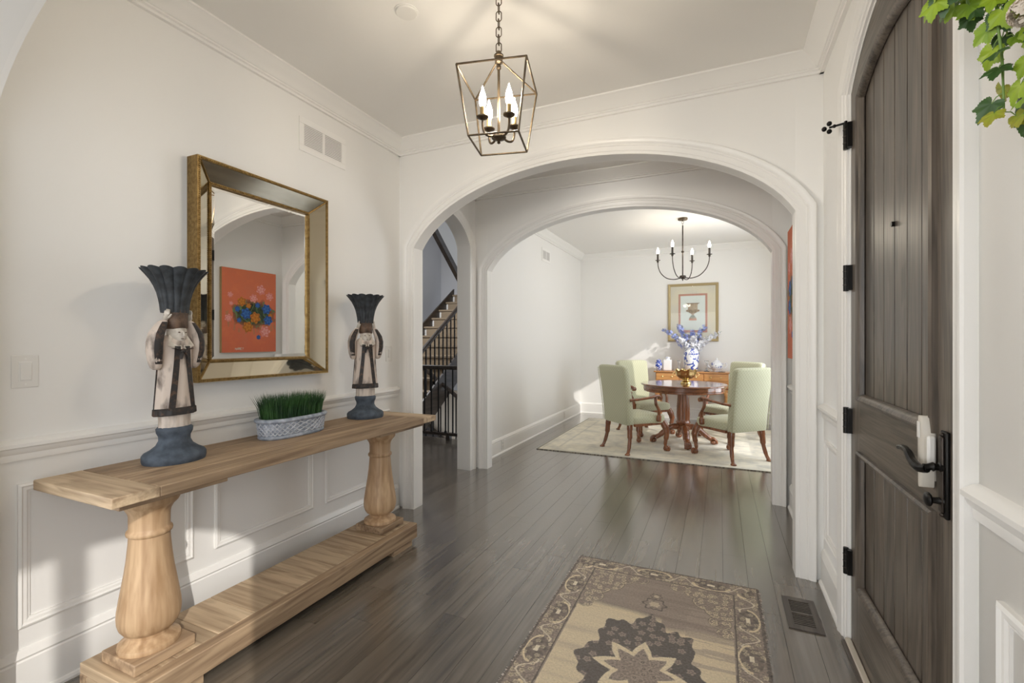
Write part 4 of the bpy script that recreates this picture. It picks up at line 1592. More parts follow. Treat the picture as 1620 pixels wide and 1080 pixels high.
def urn_col(u, v):
    au, av = abs(u), abs(v)
    mat_c = (.66, .62, .47)
    if au > .235 or v > .325 or v < -.345:
        return mixc(mat_c, (.58, .56, .47), 0.4 + ns(u * 5, v * 5))
    if au > .198 or v > .285 or v < -.305:
        return mixc((.50, .22, .16), (.44, .25, .18), .5 + ns(u * 30, v * 30))
    c = (.66, .72, .68)
    K = [(.165, .112), (.152, .112), (.150, .092), (.135, .080), (.075, .074), (.045, .082), (.015, .082), (-.008, .055), (-.022, .028), (-.048, .020), (-.060, .034), (-.085, .046), (-.094, .060), (-.135, .064)]
    for a, b_ in zip(K[:-1], K[1:]):
        if a[0] >= v >= b_[0]:
            t = (a[0] - v) / (a[0] - b_[0] + 1e-9)
            w = a[1] + (b_[1] - a[1]) * t
            if au < w:
                sh = 0.45 + 0.5 * ns(u * 34, v * 34) + u / w * .22
                c = mixc((.30, .23, .16), (.52, .43, .31), sh)
                if v > .150:
                    c = (.24, .18, .12)
                elif v < .045 and v > -.01:
                    c = mixc((.20, .15, .10), (.40, .32, .22), sh + .3 * math.cos(u * 190))
                if -.090 < v < -.045:
                    c = mixc((.14, .18, .14), (.30, .33, .28), sh)
                elif v < -.110:
                    c = (.52, .24, .16)
    if math.hypot((au - .092) / .018, (v - .03) / .016) < 1:
        c = (.30, .22, .15)
    return c


ur = thing('urn_print', 'framed print of a classical urn above the sideboard', 'picture', (-0.425, YB, 1.852))
grid_print('print', UW - .08, UH - .08, 90, 110, urn_col, 'paper_print', ur, lambda u, v, t: (u, -t, v), 0.020)
fo_, fi_ = (UW / 2, UH / 2), (UW / 2 - .045, UH / 2 - .045)


def frr(h, v, d):
    return [(-h, -d, -v), (h, -d, -v), (h, -d, v), (-h, -d, v)]


MB().rings([frr(*fo_, 0.0), frr(*fo_, .028), frr(fo_[0] - .012, fo_[1] - .012, .036), frr(fi_[0] + .010, fi_[1] + .010, .030), frr(*fi_, .024), frr(*fi_, .018)], True, False).build('frame', 'gilt_frame', ur, smooth=0)
MB().box(-fo_[0] + .01, fo_[0] - .01, -.016, -.001, -fo_[1] + .01, fo_[1] - .01).build('backing', 'canvas_edge', ur, smooth=0)
MB().box(-fi_[0], fi_[0], -.0245, -.0225, -fi_[1], fi_[1]).build('glazing', 'picture_glass', ur, smooth=0)

# ------------------------------------------------------------------ wall plates, vents, register


def air_vent(label, P, s0, s1, z0, z1, t, sg, mullions=1, nsl=13):
    s0_, z0_ = (s0 + s1) / 2, (z0 + z1) / 2
    base = P(s0_, z0_, t)
    e = thing('wall_vent', label, 'vent', base)

    def bx(nm, a0, a1, b0, b1, d0, d1, mat, par, bev=0.0):
        p, q = Vector(P(a0, b0, t + sg * d0)) - Vector(base), Vector(P(a1, b1, t + sg * d1)) - Vector(base)
        return MB().box(min(p.x, q.x), max(p.x, q.x), min(p.y, q.y), max(p.y, q.y), min(p.z, q.z), max(p.z, q.z)).build(nm, mat, par, smooth=0, bevel=bev)
    m = 0.038
    fr_ = bx('frame', s0, s1, z1 - m, z1, 0, .006, 'trim_paint', e, .002)
    bx('frame', s0, s1, z0, z0 + m, 0, .006, 'trim_paint', e, .002)
    bx('frame', s0, s0 + m, z0 + m, z1 - m, 0, .006, 'trim_paint', e, .002)
    bx('frame', s1 - m, s1, z0 + m, z1 - m, 0, .006, 'trim_paint', e, .002)
    bx('backing', s0 + m, s1 - m, z0 + m, z1 - m, 0.0004, .001, 'vent_dark', e)
    bx('divider', s0_ - .010, s0_ + .010, z0 + m, z1 - m, 0.001, .005, 'trim_paint', e)
    h = (z1 - z0 - 2 * m) / nsl
    for k in range(nsl):
        for (a, b_) in ((s0 + m, s0_ - .010), (s0_ + .010, s1 - m)):
            bx('slat', a, b_, z0 + m + k * h + .001, z0 + m + (k + .62) * h, .001, .0045, 'trim_paint', e)


air_vent('white two-bank wall vent above the mirror in the foyer', PX, 2.118, 2.512, 2.548, 2.760, XL, 1)
air_vent('white wall vent high on the dining room left wall', PX, 6.52, 6.90, 2.555, 2.755, XL - 0.02, 1)


def plate(name, label, cat, P, s, z, t, sg, w, h, kind, group=None):
    base = P(s, z, t)
    e = thing(name, label, cat, base, group=group)

    def bx(nm, a0, a1, b0, b1, d0, d1, mat, bev):
        p, q = Vector(P(s + a0, z + b0, t + sg * d0)) - Vector(base), Vector(P(s + a1, z + b1, t + sg * d1)) - Vector(base)
        MB().box(min(p.x, q.x), max(p.x, q.x), min(p.y, q.y), max(p.y, q.y), min(p.z, q.z), max(p.z, q.z)).build(nm, mat, e, smooth=0, bevel=bev)
    bx('cover_plate', -w / 2, w / 2, -h / 2, h / 2, 0, .005, 'plastic_white', .002)
    if kind == 'rocker':
        bx('rocker_surround', -.019, .019, -.037, .037, .005, .0062, 'trim_paint', .0008)
        bx('rocker', -.0165, .0165, -.033, .033, .0062, .0105, 'plastic_white', .002)
        for zz in (-.048, .048):
            bx('screw', -.003, .003, zz - .003, zz + .003, .005, .0058, 'trim_paint', 0)
    else:
        for zz in (-.02, .02):
            bx('socket_face', -.016, .016, zz - .014, zz + .014, .005, .0075, 'plastic_white', .002)
            for aa in (-.006, .006):
                bx('slot', aa - .001, aa + .001, zz - .005, zz + .005, .0075, .0078, 'slot_black', 0)


plate('light_switch', 'white rocker light switch left of mirror at picture edge', 'switch', PX, .862, 1.237, XL, 1, .076, .122, 'rocker')
plate('light_switch', 'white light switch on foyer wall beside the archway', 'switch', PX, 2.985, 1.255, XL, 1, .076, .122, 'rocker')
plate('wall_outlet', 'white outlet in the dining baseboard nearest the archway', 'outlet', PX, 5.11, .105, XL - .002, 1, .070, .112, 'outlet')
plate('wall_outlet', 'white outlet in the dining baseboard near far corner', 'outlet', PX, 7.57, .105, XL - .002, 1, .070, .112, 'outlet')

fv = thing('floor_register', 'dark slotted wood floor register beside the front door', 'register', (0.371, 2.690, 0))
b = MB()
b.box(-.073, -.045, -.152, .152, 0, .006).box(.045, .073, -.152, .152, 0, .006).box(-.045, .045, .118, .152, 0, .006).box(-.045, .045, -.152, -.118, 0, .006).box(-.045, .045, -.010, .010, 0, .006)
b.build('frame', 'vent_wood', fv, smooth=0)
MB().box(-.046, .046, -.12, .12, 0.0003, .0012).build('opening', 'slot_black', fv, smooth=0)
for g in (-1, 1):
    for k in range(7):
        y0 = (.012 + k * .0155) * g
        MB().box(-.0455, .0455, min(y0, y0 + g * .0068), max(y0, y0 + g * .0060), .0012, .0028).build('slat', 'vent_wood', fv, smooth=0)

sm = thing('ceiling_cover', 'round white cover disc on the foyer ceiling', 'detector', (-1.402, 1.877, CEIL))
MB().lathe([(.053, 0.0), (.053, -.006), (.049, -.010), (.02, -.012), (.001, -.012)], 36).build('disc', 'plastic_white', sm)
MB().lathe([(.058, -.0002), (.058, -.003), (.054, -.0035)], 36).build('ring', 'trim_paint', sm)

# ------------------------------------------------------------------ lantern pendant
LX, LY = -0.922, 1.922
pn = thing('lantern_pendant', 'open bronze cage lantern hanging on chain in the foyer', 'pendant light', (LX, LY, 0), math.radians(13))
zt, zb, za = 2.545, 2.252, 2.640
ht, hb = 0.153, 0.112
T4 = [(-ht, -ht, zt), (ht, -ht, zt), (ht, ht, zt), (-ht, ht, zt)]
B4 = [(-hb, -hb, zb), (hb, -hb, zb), (hb, hb, zb), (-hb, hb, zb)]
for k in range(4):
    for a, c in ((T4[k], T4[(k + 1) % 4]), (B4[k], B4[(k + 1) % 4]), (T4[k], B4[k]), (T4[k], (0, 0, za))):
        MB().tube([a, c], .0046, 6).build('cage_bar', 'bronze', pn)
MB().lathe([(.010, 2.615), (.018, 2.622), (.018, 2.648), (.022, 2.650), (.022, 2.656), (.014, 2.660), (.012, 2.672), (.004, 2.676)], 20).build('top_collar', 'bronze', pn)
MB().tube([(0, 0, 2.615), (0, 0, 2.29)], .006, 10).build('stem', 'bronze', pn)
MB().lathe([(.007, 2.590), (.011, 2.595), (.011, 2.606), (.007, 2.611)], 14).build('stem_ring', 'bronze', pn)
MB().lathe([(.003, 2.252), (.008, 2.256), (.006, 2.264), (.010, 2.268), (.032, 2.276), (.034, 2.282), (.030, 2.292), (.012, 2.298)], 24).build('hub', 'bronze', pn)
for k in range(4):
    an = PI / 4 + k * PI / 2
    cx_, cy_ = math.cos(an), math.sin(an)
    q = lambda r, z: (cx_ * r, cy_ * r, z)
    arm = MB().tube(catmull([q(.025, 2.284), q(.05, 2.275), q(.075, 2.283), q(.085, 2.31), q(.085, 2.342)], 5), .0052, 8).build('arm', 'bronze', pn)
    c3 = (cx_ * .085, cy_ * .085, 0)
    MB().lathe([(.006, 2.338), (.012, 2.342), (.026, 2.349), (.028, 2.353), (.020, 2.356), (.010, 2.358)], 18, c3).build('bobeche', 'bronze', arm)
    MB().lathe([(.0105, 2.356), (.0115, 2.360), (.0115, 2.396), (.010, 2.398)], 14, c3).build('candle_sleeve', 'candle_sleeve_brass', arm)
    MB().lathe([(.008, 2.396), (.0135, 2.406), (.0165, 2.420), (.0165, 2.432), (.013, 2.450), (.007, 2.468), (.003, 2.482), (.0008, 2.490)], 14, c3).build('bulb', 'bulb_warm', arm)
# chain
z = 2.690
k = 0
while z < CEIL - 0.03:
    lr = 0.0125
    lk = MB().torus((0, 0, z), lr, .0024, (1, 0, 0) if k % 2 else (0, 1, 0), 14, 6, long=.011, up=(0, 0, 1))
    lk.build('chain_link', 'bronze', pn)
    z += .036
    k += 1
MB().lathe([(.005, CEIL - .036), (.010, CEIL - .032), (.05, CEIL - .020), (.062, CEIL - .010), (.062, CEIL)], 28).build('canopy', 'bronze', pn)

# ------------------------------------------------------------------ dome lamp added to brighten the cross hall (hidden by the arch head)
hl = thing('hall_fill_dome', 'unseen dome lamp added to brighten the cross hall between the arches', 'fill light', (-0.925, 3.815, CEIL))
MB().lathe([(.165, 0), (.165, -.012), (.150, -.018)], 32).build('rim', 'bronze', hl)
MB().lathe([(.148, -.014), (.140, -.035), (.110, -.055), (.06, -.066), (.001, -.07)], 32).build('dome', 'dome_glow', hl)

# ------------------------------------------------------------------ dining chandelier
ch = thing('chandelier', 'slender dark four-arm candle chandelier over the dining table', 'chandelier', (-0.45, 6.60, 0))
MB().lathe([(.062, DCEIL), (.062, DCEIL - .018), (.058, DCEIL - .024), (.012, DCEIL - .026), (.006, DCEIL - .04)], 28).build('canopy', 'bronze', ch)
for k, z in enumerate((DCEIL - .055, DCEIL - .082)):
    MB().torus((0, 0, z), .011, .0022, (1, 0, 0) if k else (0, 1, 0), 12, 6, long=.008, up=(0, 0, 1)).build('chain_link', 'dark_bronze', ch)
MB().tube([(0, 0, DCEIL - .095), (0, 0, 2.20)], .008, 10).build('stem', 'dark_bronze', ch)
MB().ball((0, 0, 2.545), .019, 14, 10, 1, 1, .85).build('stem_ball', 'dark_bronze', ch)
MB().lathe([(.002, 2.155), (.007, 2.165), (.010, 2.180), (.030, 2.190), (.042, 2.198), (.042, 2.218), (.034, 2.228), (.010, 2.232)], 22).build('hub', 'dark_bronze', ch)
for k in range(4):
    an = math.radians(-17) + k * PI / 2
    cx_, cy_ = math.cos(an), math.sin(an)
    q = lambda r, z: (cx_ * r, cy_ * r, z)
    arm = MB().tube(catmull([q(.03, 2.196), q(.12, 2.186), q(.22, 2.212), q(.30, 2.285), q(.337, 2.37), q(.345, 2.44)], 6), .0062, 8).build('arm', 'dark_bronze', ch)
    c3 = (cx_ * .345, cy_ * .345, 0)
    MB().lathe([(.006, 2.435), (.014, 2.445), (.014, 2.462), (.034, 2.466), (.034, 2.471), (.012, 2.474)], 18, c3).build('candle_cup', 'dark_bronze', arm)
    MB().lathe([(.012, 2.472), (.013, 2.476), (.013, 2.556), (.011, 2.558)], 14, c3).build('candle_sleeve', 'candle_sleeve_dark', arm)
    MB().lathe([(.009, 2.556), (.0145, 2.566), (.0175, 2.580), (.0165, 2.594), (.012, 2.612), (.006, 2.630), (.001, 2.642)], 14, c3).build('bulb', 'bulb_dining', arm)

# ------------------------------------------------------------------ dining table
TCX, TCY = -0.44, 6.54
dt = thing('dining_table', 'round polished mahogany pedestal dining table', 'table', (TCX, TCY, RUGZ))
MB().lathe([(.40, .715), (.50, .715), (.505, .72), (.505, .765), (.53, .768), (.538, .775), (.538, .783), (.53, .79), (.50, .7905), (.001, .7905)], 72).build('table_top', 'mahogany_top', dt, smooth=40)
MB().lathe([(.50, .712), (.502, .705), (.498, .69), (.47, .69), (.47, .715)], 72, cap=False).build('apron', 'mahogany', dt, smooth=40)


def flute(r, z, t):
    return r * (1 - (0.05 * (0.5 + 0.5 * math.cos(18 * t)) if .30 < z < .66 else 0))


MB().lathe([(.06, .185), (.10, .19), (.105, .21), (.085, .225), (.070, .24), (.085, .262), (.090, .28), (.083, .295), (.080, .305), (.084, .38), (.080, .50), (.070, .64), (.070, .665), (.085, .672), (.09, .685), (.16, .695), (.17, .715)], 108, mod=flute).build('pedestal', 'mahogany', dt, smooth=30)
for k in range(4):
    an = math.radians(-78) + k * PI / 2
    cx_, cy_ = math.cos(an), math.sin(an)
    q = lambda r, z: (cx_ * r, cy_ * r, z)
    lg = MB().tube(catmull([q(.06, .22), q(.14, .215), q(.22, .165), q(.29, .105), q(.35, .068)], 6), [.050] * 6 + [.050] * 6 + [.044] * 6 + [.038] * 6 + [.036], 12, flat=0.8).build('leg', 'mahogany', dt, smooth=50)
    ft = MB()
    side = Vector((-cy_, cx_, 0))
    for s_ in (-.027, -.009, .009, .027):
        pts_ = [Vector(q(.33, .085)) + side * s_ * .8, Vector(q(.375, .078)) + side * s_, Vector(q(.405, .050)) + side * s_ * 1.15, Vector(q(.410, .014)) + side * s_ * 1.15]
        ft.tube(catmull(pts_, 4), [.014] * 4 + [.015] * 4 + [.014] * 4 + [.012], 8)
    ft.ball(q(.375, .032), .040, 14, 10, 1, 1, .78)
    ft.build('paw_foot', 'mahogany', lg, smooth=60)

bo = thing('brass_bowl', 'brass footed bowl with scalloped rim on the dining table', 'bowl', (-0.405, 6.50, RUGZ + .7905))
MB().lathe([(.062, 0.0), (.066, .004), (.064, .018), (.050, .030), (.038, .042), (.036, .052), (.046, .060)], 36).build('foot', 'brass', bo, smooth=50)


def scal(r, z, t):
    return r * (1 + (0.045 * math.cos(10 * t) if z > .15 else 0.02 * math.cos(10 * t) * max(0, z - .08) / .07))


R = []
n_ = 80
for r, z in ((.030, .056), (.075, .070), (.112, .098), (.124, .130), (.126, .160), (.140, .182), (.136, .183), (.121, .160), (.118, .130), (.105, .102), (.07, .078), (.01, .070)):
    R.append([(scal(r, z, t) * math.cos(t), scal(r, z, t) * math.sin(t), z + (0.010 * math.cos(10 * t) if z > .17 else 0)) for t in (2 * PI * j / n_ for j in range(n_))])
MB().rings(R).build('bowl', 'brass', bo, smooth=50)
for s_ in (-1, 1):
    MB().torus((s_ * .138, 0, .125), .022, .0035, (0, 1, 0), 16, 6).build('ring_handle', 'brass', bo)

# ------------------------------------------------------------------ dining chairs


def cushion(sx, sy, zlo, zhi, dome, n=14, wf=1.0):
    """rounded seat pad; wf widens the front"""
    b = MB()
    R = []
    lv = [(0.0, .965), (.18, 1.0), (.70, 1.0), (.88, .975), (1.0, .90)]
    M = 48
    for f, k in lv:
        ring = []
        for j in range(M):
            t = 2 * PI * j / M
            c, s_ = math.cos(t), math.sin(t)
            p = 7.0
            x_ = math.copysign(abs(c) ** (2 / p), c) * sx * k
            y_ = math.copysign(abs(s_) ** (2 / p), s_) * sy * k
            x_ *= 1 + (wf - 1) * (y_ / sy + 1) / 2
            ring.append((x_, y_, zlo + (zhi - zlo) * f))
        R.append(ring)
    top = R[-1]
    for sc_ in (.75, .5, .25, .02):
        R.append([(x_ * sc_ / 1.0, y_ * sc_, zhi + dome * (1 - sc_ ** 2)) for x_, y_, _ in top])
    return b.rings(R)


def make_chair():
    t = thing('dining_chair', 'x', 'chair')
    cushion(.262, .262, .345, .452, .022, wf=1.06).build('seat', 'chair_fabric', t, smooth=50)
    # upholstered back: slab that leans and flares a little towards the top
    R = []
    M = 40
    for z, w, th, yo in ((.345, .245, .045, -.255), (.36, .252, .050, -.258), (.50, .254, .050, -.268), (.75, .260, .047, -.298), (.95, .266, .045, -.330), (1.015, .268, .043, -.342), (1.035, .262, .036, -.346), (1.045, .245, .022, -.348)):
        ring = []
        for j in range(M):
            a = 2 * PI * j / M
            c, s_ = math.cos(a), math.sin(a)
            ring.append((math.copysign(abs(c) ** (2 / 8.0), c) * w, yo + math.copysign(abs(s_) ** (2 / 6.0), s_) * th, z + (0.010 * (1 - (c * 1.0) ** 2) if z > .95 else 0)))
        R.append(ring)
    bk = MB().rings(R).build('backrest', 'chair_fabric', t, smooth=50)
    # welt along the side edges of the back
    for sg in (-1, 1):
        MB().tube([(sg * .252, -.308, .36), (sg * .254, -.318, .50), (sg * .260, -.345, .75), (sg * .266, -.375, .95), (sg * .264, -.384, 1.02)], .0045, 6).build('piping', 'chair_fabric', bk)
    for sg in (-1, 1):
        # front cabriole leg with ball-and-claw foot
        lp = catmull([(sg * .235, .215, .365), (sg * .262, .243, .29), (sg * .272, .252, .22), (sg * .262, .246, .14), (sg * .256, .242, .08), (sg * .262, .250, .048)], 5)
        rr = [.040] * 3 + [.042] * 3 + [.038] * 4 + [.030] * 5 + [.022] * 5 + [.018] * 5 + [.020]
        lg = MB().tube(lp, rr[:len(lp)], 12).build('leg', 'mahogany', t, smooth=60)
        f = MB()
        fc = (sg * .268, .258, .032)
        f.ball(fc, .033, 14, 10, 1, 1, .95)
        for q in (-.7, 0.0, .7, PI):
            an = (PI / 4 if sg > 0 else 3 * PI / 4) + q
            dx, dy = math.cos(an), math.sin(an)
            f.tube([(fc[0] + dx * .014, fc[1] + dy * .014, .066), (fc[0] + dx * .030, fc[1] + dy * .030, .050), (fc[0] + dx * .036, fc[1] + dy * .036, .028), (fc[0] + dx * .028, fc[1] + dy * .028, .006)], [.009, .010, .008, .005], 6)
        f.build('claw_foot', 'mahogany', lg, smooth=60)
        # splayed rear leg
        lp = catmull([(sg * .215, -.255, .365), (sg * .224, -.262, .28), (sg * .232, -.268, .18), (sg * .248, -.292, .07), (sg * .258, -.318, .014)], 5)
        lg = MB().tube(lp, [.034] * 5 + [.030] * 5 + [.022] * 5 + [.019] * 5 + [.022], 12).build('leg', 'mahogany', t, smooth=60)
        MB().lathe([(.020, 0.0), (.027, .004), (.027, .014), (.018, .024)], 14, (sg * .260, -.322, 0), 1.0, 1.25).build('pad_foot', 'mahogany', lg, smooth=60)
        # shaped arm with scrolled end and curved support
        ap = catmull([(sg * .255, -.285, .645), (sg * .285, -.17, .655), (sg * .312, -.02, .675), (sg * .305, .075, .690), (sg * .292, .125, .672)], 6)
        arm = MB().tube(ap, [.024] * 6 + [.022] * 6 + [.024] * 6 + [.027] * 6 + [.022], 12, flat=0.7).build('armrest', 'mahogany', t, smooth=60)
        MB().tube([(sg * .292 - .022, .128, .662), (sg * .292 + .022, .128, .662)], .026, 16).build('arm_scroll', 'mahogany', arm, smooth=40)
        sp = catmull([(sg * .302, .060, .685), (sg * .312, .052, .60), (sg * .298, .105, .52), (sg * .288, .120, .44), (sg * .284, .115, .375)], 6)
        MB().tube(sp, [.018] * 6 + [.019] * 6 + [.021] * 6 + [.030] * 6 + [.024], 12).build('arm_support', 'mahogany', arm, smooth=60)
    MB().box(-.235, .235, .235, .268, .33, .36).box(-.268, -.24, -.22, .235, .33, .36).box(.24, .268, -.22, .235, .33, .36).build('seat_rail', 'mahogany', t, smooth=0)
    return t


CH = make_chair()
RC = 0.765
LBL = ['sage green upholstered armchair at table, near left with its back to camera',
       'sage green upholstered armchair at table, near right beside arch jamb',
       'sage green upholstered armchair on far right side of dining table',
       'pale green upholstered armchair on far left side facing camera']
for k, (deg, rc) in enumerate(((-133, RC), (-45.5, RC), (46, RC + .04), (135, RC + .03))):
    o = CH if k == 0 else copy_tree(CH)
    a = math.radians(deg)
    o.location = (TCX + math.cos(a) * rc, TCY + math.sin(a) * rc, RUGZ)
    o.rotation_euler = (0, 0, a + PI / 2)
    tag(o, LBL[k], 'chair', 'upholstered armchairs around the dining table')

# ------------------------------------------------------------------ sideboard and what stands on it
SBX0, SBX1, SBY0, SBY1, SBZ = -1.02, 0.16, 8.17, 8.605, 0.855
sb = thing('sideboard', 'honey coloured wood sideboard with drawers against dining back wall', 'sideboard', ((SBX0 + SBX1) / 2, (SBY0 + SBY1) / 2, 0))
hx, hy = (SBX1 - SBX0) / 2, (SBY1 - SBY0) / 2
MB().box(-hx, hx, -hy, hy, SBZ - .022, SBZ).build('top', 'sideboard_wood', sb, bevel=0.005)
MB().box(-hx + .03, hx - .03, -hy + .03, hy - .012, .52, SBZ - .022).build('carcass', 'sideboard_wood', sb, smooth=0)
dwid = (2 * hx - .06) / 3
for k in range(3):
    for (z0, z1) in ((.71, SBZ - .035), (.545, .695)):
        x0 = -hx + .03 + k * dwid
        d_ = MB().box(x0 + .012, x0 + dwid - .012, -hy + .018, -hy + .030, z0, z1).build('drawer_front', 'sideboard_wood', sb, bevel=0.003)
        for xx in (x0 + dwid * .3, x0 + dwid * .7):
            MB().lathe([(.011, 0), (.006, .006), (.012, .014), (.006, .018)], 10).build('knob', 'brass', d_).location = (xx, -hy + .018, (z0 + z1) / 2)
            d_.children[-1].rotation_euler = (PI / 2, 0, 0)
for sx_ in (-1, 1):
    for sy_ in (-1, 1):
        x_, y_ = sx_ * (hx - .07), sy_ * (hy - .065)
        MB().tube(catmull([(x_, y_, .53), (x_ + sx_ * .018, y_ + sy_ * .014, .45), (x_ + sx_ * .004, y_, .25), (x_ - sx_ * .004, y_, .08), (x_ + sx_ * .012, y_ + sy_ * .01, .012)], 5), [.040] * 5 + [.038] * 5 + [.026] * 5 + [.019] * 5 + [.026], 10).build('leg', 'sideboard_wood', sb, smooth=60)

va = thing('vase', 'tall blue and white porcelain vase holding flowers on the sideboard', 'vase', (-0.43, 8.36, SBZ))
MB().lathe([(.070, 0), (.082, .004), (.095, .03), (.108, .10), (.118, .20), (.122, .28), (.118, .325), (.100, .345), (.098, .36), (.112, .375), (.112, .380), (.094, .372), (.09, .33), (.09, .10)], 40, cap=True).build('body', 'blue_white_porcelain', va, smooth=50)
MB().lathe([(.1195, .27), (.1235, .278), (.1235, .29), (.121, .30)], 40, cap=False).build('blue_band', 'blue_jar_porcelain', va, smooth=50)

# flower sprays, each its own stem standing in the vase
FL = [(-.47, .02, .58, 'flower_blue', 'leftmost lavender-blue flower spray leaning out of the porcelain vase'),
      (-.22, .05, .64, 'flower_blue', 'lavender-blue flower spray rising left of centre in the vase'),
      (.02, .06, .54, 'flower_blue', 'short blue flower spray in the middle of the vase bunch'),
      (.22, .05, .64, 'flower_blue', 'tallest blue flower spray right of centre in the vase'),
      (-.20, -.12, .42, 'flower_white', 'white flower spray drooping at left front of the vase'),
      (.05, -.12, .45, 'flower_white', 'white flower spray at centre front of the vase'),
      (.28, -.05, .42, 'flower_white', 'white flower spray low on the right of the vase'),
      (.46, 0.0, .52, 'flower_white', 'rightmost white flower spray reaching far out of the vase')]
fg = random.Random(21)
for (dx, dy, h, mt, lb) in FL:
    t = thing('flower_spray', lb, 'flower', (-0.43, 8.36, SBZ + .30), group='flower sprays in the porcelain vase')
    tip = Vector((dx, dy, h - .22 + .06))
    pts_ = bez((0 + dx * .06, dy * .06, -.12), (dx * .12, dy * .1, .10), (dx * .45, dy * .5, tip.z * .62), tuple(tip), 12)
    MB().tube(pts_, [.0035] * 8 + [.003] * 3 + [.0025, .0018], 6).build('stem', 'flower_stem_green', t)
    fb = MB()
    for k in range(95):
        f = 0.34 + 0.62 * fg.random()
        i0 = min(11, int(f * 12))
        p = Vector(pts_[i0]).lerp(Vector(pts_[min(12, i0 + 1)]), f * 12 - i0 if f < 1 else 1)
        off = Vector((fg.gauss(0, 1), fg.gauss(0, 1), fg.gauss(0, 1))).normalized() * (.075 * (1.15 - f * .60)) * fg.uniform(.35, 1.1)
        c = p + off
        nrm = off.normalized()
        u_ = nrm.orthogonal().normalized()
        w_ = nrm.cross(u_)
        r0 = fg.uniform(.020, .031)
        for q in range(5):
            a = 2 * PI * q / 5 + fg.random()
            d1 = u_ * math.cos(a) + w_ * math.sin(a)
            d2 = u_ * math.cos(a + .55) + w_ * math.sin(a + .55)
            d0 = u_ * math.cos(a - .55) + w_ * math.sin(a - .55)
            i = len(fb.v)
            fb.v += [tuple(c), tuple(c + d0 * r0 * .7 + nrm * .004), tuple(c + d1 * r0 + nrm * .006), tuple(c + d2 * r0 * .7 + nrm * .004)]
            fb.f.append((i, i + 1, i + 2, i + 3))
    me = bpy.data.meshes.new('blossoms')
    me.from_pydata(fb.v, [], fb.f)
    link('blossoms', me, mt, t)['kind'] = 'stuff'

j1 = thing('ginger_jar', 'small blue patterned lidded jar at left end of the sideboard', 'jar', (-0.955, 8.33, SBZ))
MB().lathe([(.032, 0), (.038, .006), (.052, .06), (.058, .10), (.052, .135), (.034, .15), (.034, .158)], 28).build('body', 'blue_jar_porcelain', j1, smooth=50)
MB().lathe([(.038, .158), (.038, .172), (.030, .182), (.010, .188), (.009, .196), (.001, .202)], 28).build('lid', 'blue_jar_porcelain', j1, smooth=50)
j2 = thing('square_canister', 'white square porcelain canister beside the blue jar', 'jar', (-0.815, 8.40, SBZ))
MB().box(-.068, .068, -.068, .068, 0, .185).build('body', 'porcelain', j2, bevel=.012)
MB().lathe([(.036, .184), (.034, .205), (.044, .212), (.044, .222), (.02, .236), (.001, .238)], 24).build('neck_lid', 'teapot_porcelain', j2, smooth=50)
for i, (xx, yy, lb) in enumerate(((-.625, 8.30, 'clear crystal candlestick left of the vase on the sideboard'), (-.195, 8.30, 'clear crystal candlestick right of the vase on the sideboard'))):
    c_ = thing('crystal_candlestick', lb, 'candlestick', (xx, yy, SBZ), group='crystal candlesticks on the sideboard')
    MB().lathe([(.042, 0), (.044, .006), (.020, .018), (.012, .03), (.022, .045), (.012, .06), (.010, .10), (.020, .115), (.012, .13), (.024, .15), (.036, .175), (.038, .18), (.026, .176)], 16).build('stem', 'crystal', c_, smooth=30)
    MB().lathe([(.012, .0), (.012, .006), (.008, .008)], 12, (0, 0, .176)).build('socket', 'crystal', c_, smooth=30)
cd_ = thing('white_candle', 'slim white candle standing just left of the porcelain vase', 'candle', (-.555, 8.42, SBZ))
MB().lathe([(.030, 0), (.030, .01), (.012, .02), (.012, .05), (.018, .055)], 16).build('holder', 'crystal', cd_, smooth=40)
MB().lathe([(.011, .055), (.011, .27), (.008, .275), (.001, .277)], 14).build('candle', 'porcelain', cd_, smooth=40)
tp = thing('teapot', 'white porcelain teapot with blue sprigs at right of the sideboard', 'teapot', (-.045, 8.36, SBZ))
MB().lathe([(.050, 0), (.055, .008), (.052, .018), (.085, .05), (.100, .09), (.096, .125), (.072, .155), (.048, .165)], 32).build('body', 'teapot_porcelain', tp, smooth=50)
MB().lathe([(.052, .163), (.048, .175), (.022, .192), (.008, .198), (.012, .210), (.008, .222), (.001, .225)], 24).build('lid', 'teapot_porcelain', tp, smooth=50)
MB().tube(catmull([(-.085, 0, .06), (-.125, 0, .08), (-.145, 0, .125), (-.165, 0, .150)], 5), [.020] * 5 + [.014] * 5 + [.010] * 5 + [.008], 10).build('spout', 'teapot_porcelain', tp, smooth=60)
MB().tube(catmull([(.088, 0, .125), (.135, 0, .140), (.150, 0, .10), (.125, 0, .062), (.092, 0, .058)], 5), .008, 8).build('handle', 'teapot_porcelain', tp, smooth=60)
tr = thing('glass_tray', 'flat clear glass tray under the teapot end of the sideboard', 'tray', (-.06, 8.27, SBZ))
tr.location = (.03, 8.235, SBZ)
MB().lathe([(.050, 0), (.055, .003), (.060, .010), (.056, .010), (.045, .005)], 24).build('dish', 'crystal', tr, smooth=40)

# ------------------------------------------------------------------ hanging vine on the right wall, close to the camera
hp = thing('hanging_vine', 'bright green ivy-like trailing plant hanging at upper right corner', 'plant', (XR, 1.04, 2.02))
MB().box(-.012, 0.0, -.03, .03, -.02, .20).build('bracket', 'black_iron', hp, bevel=.003)
MB().lathe([(.030, -.02), (.045, -.015), (.062, .03), (.072, .085), (.076, .09), (.066, .088), (.05, .02)], 24, (-.088, 0, .0)).build('pot', 'charcoal_paint', hp, smooth=50)


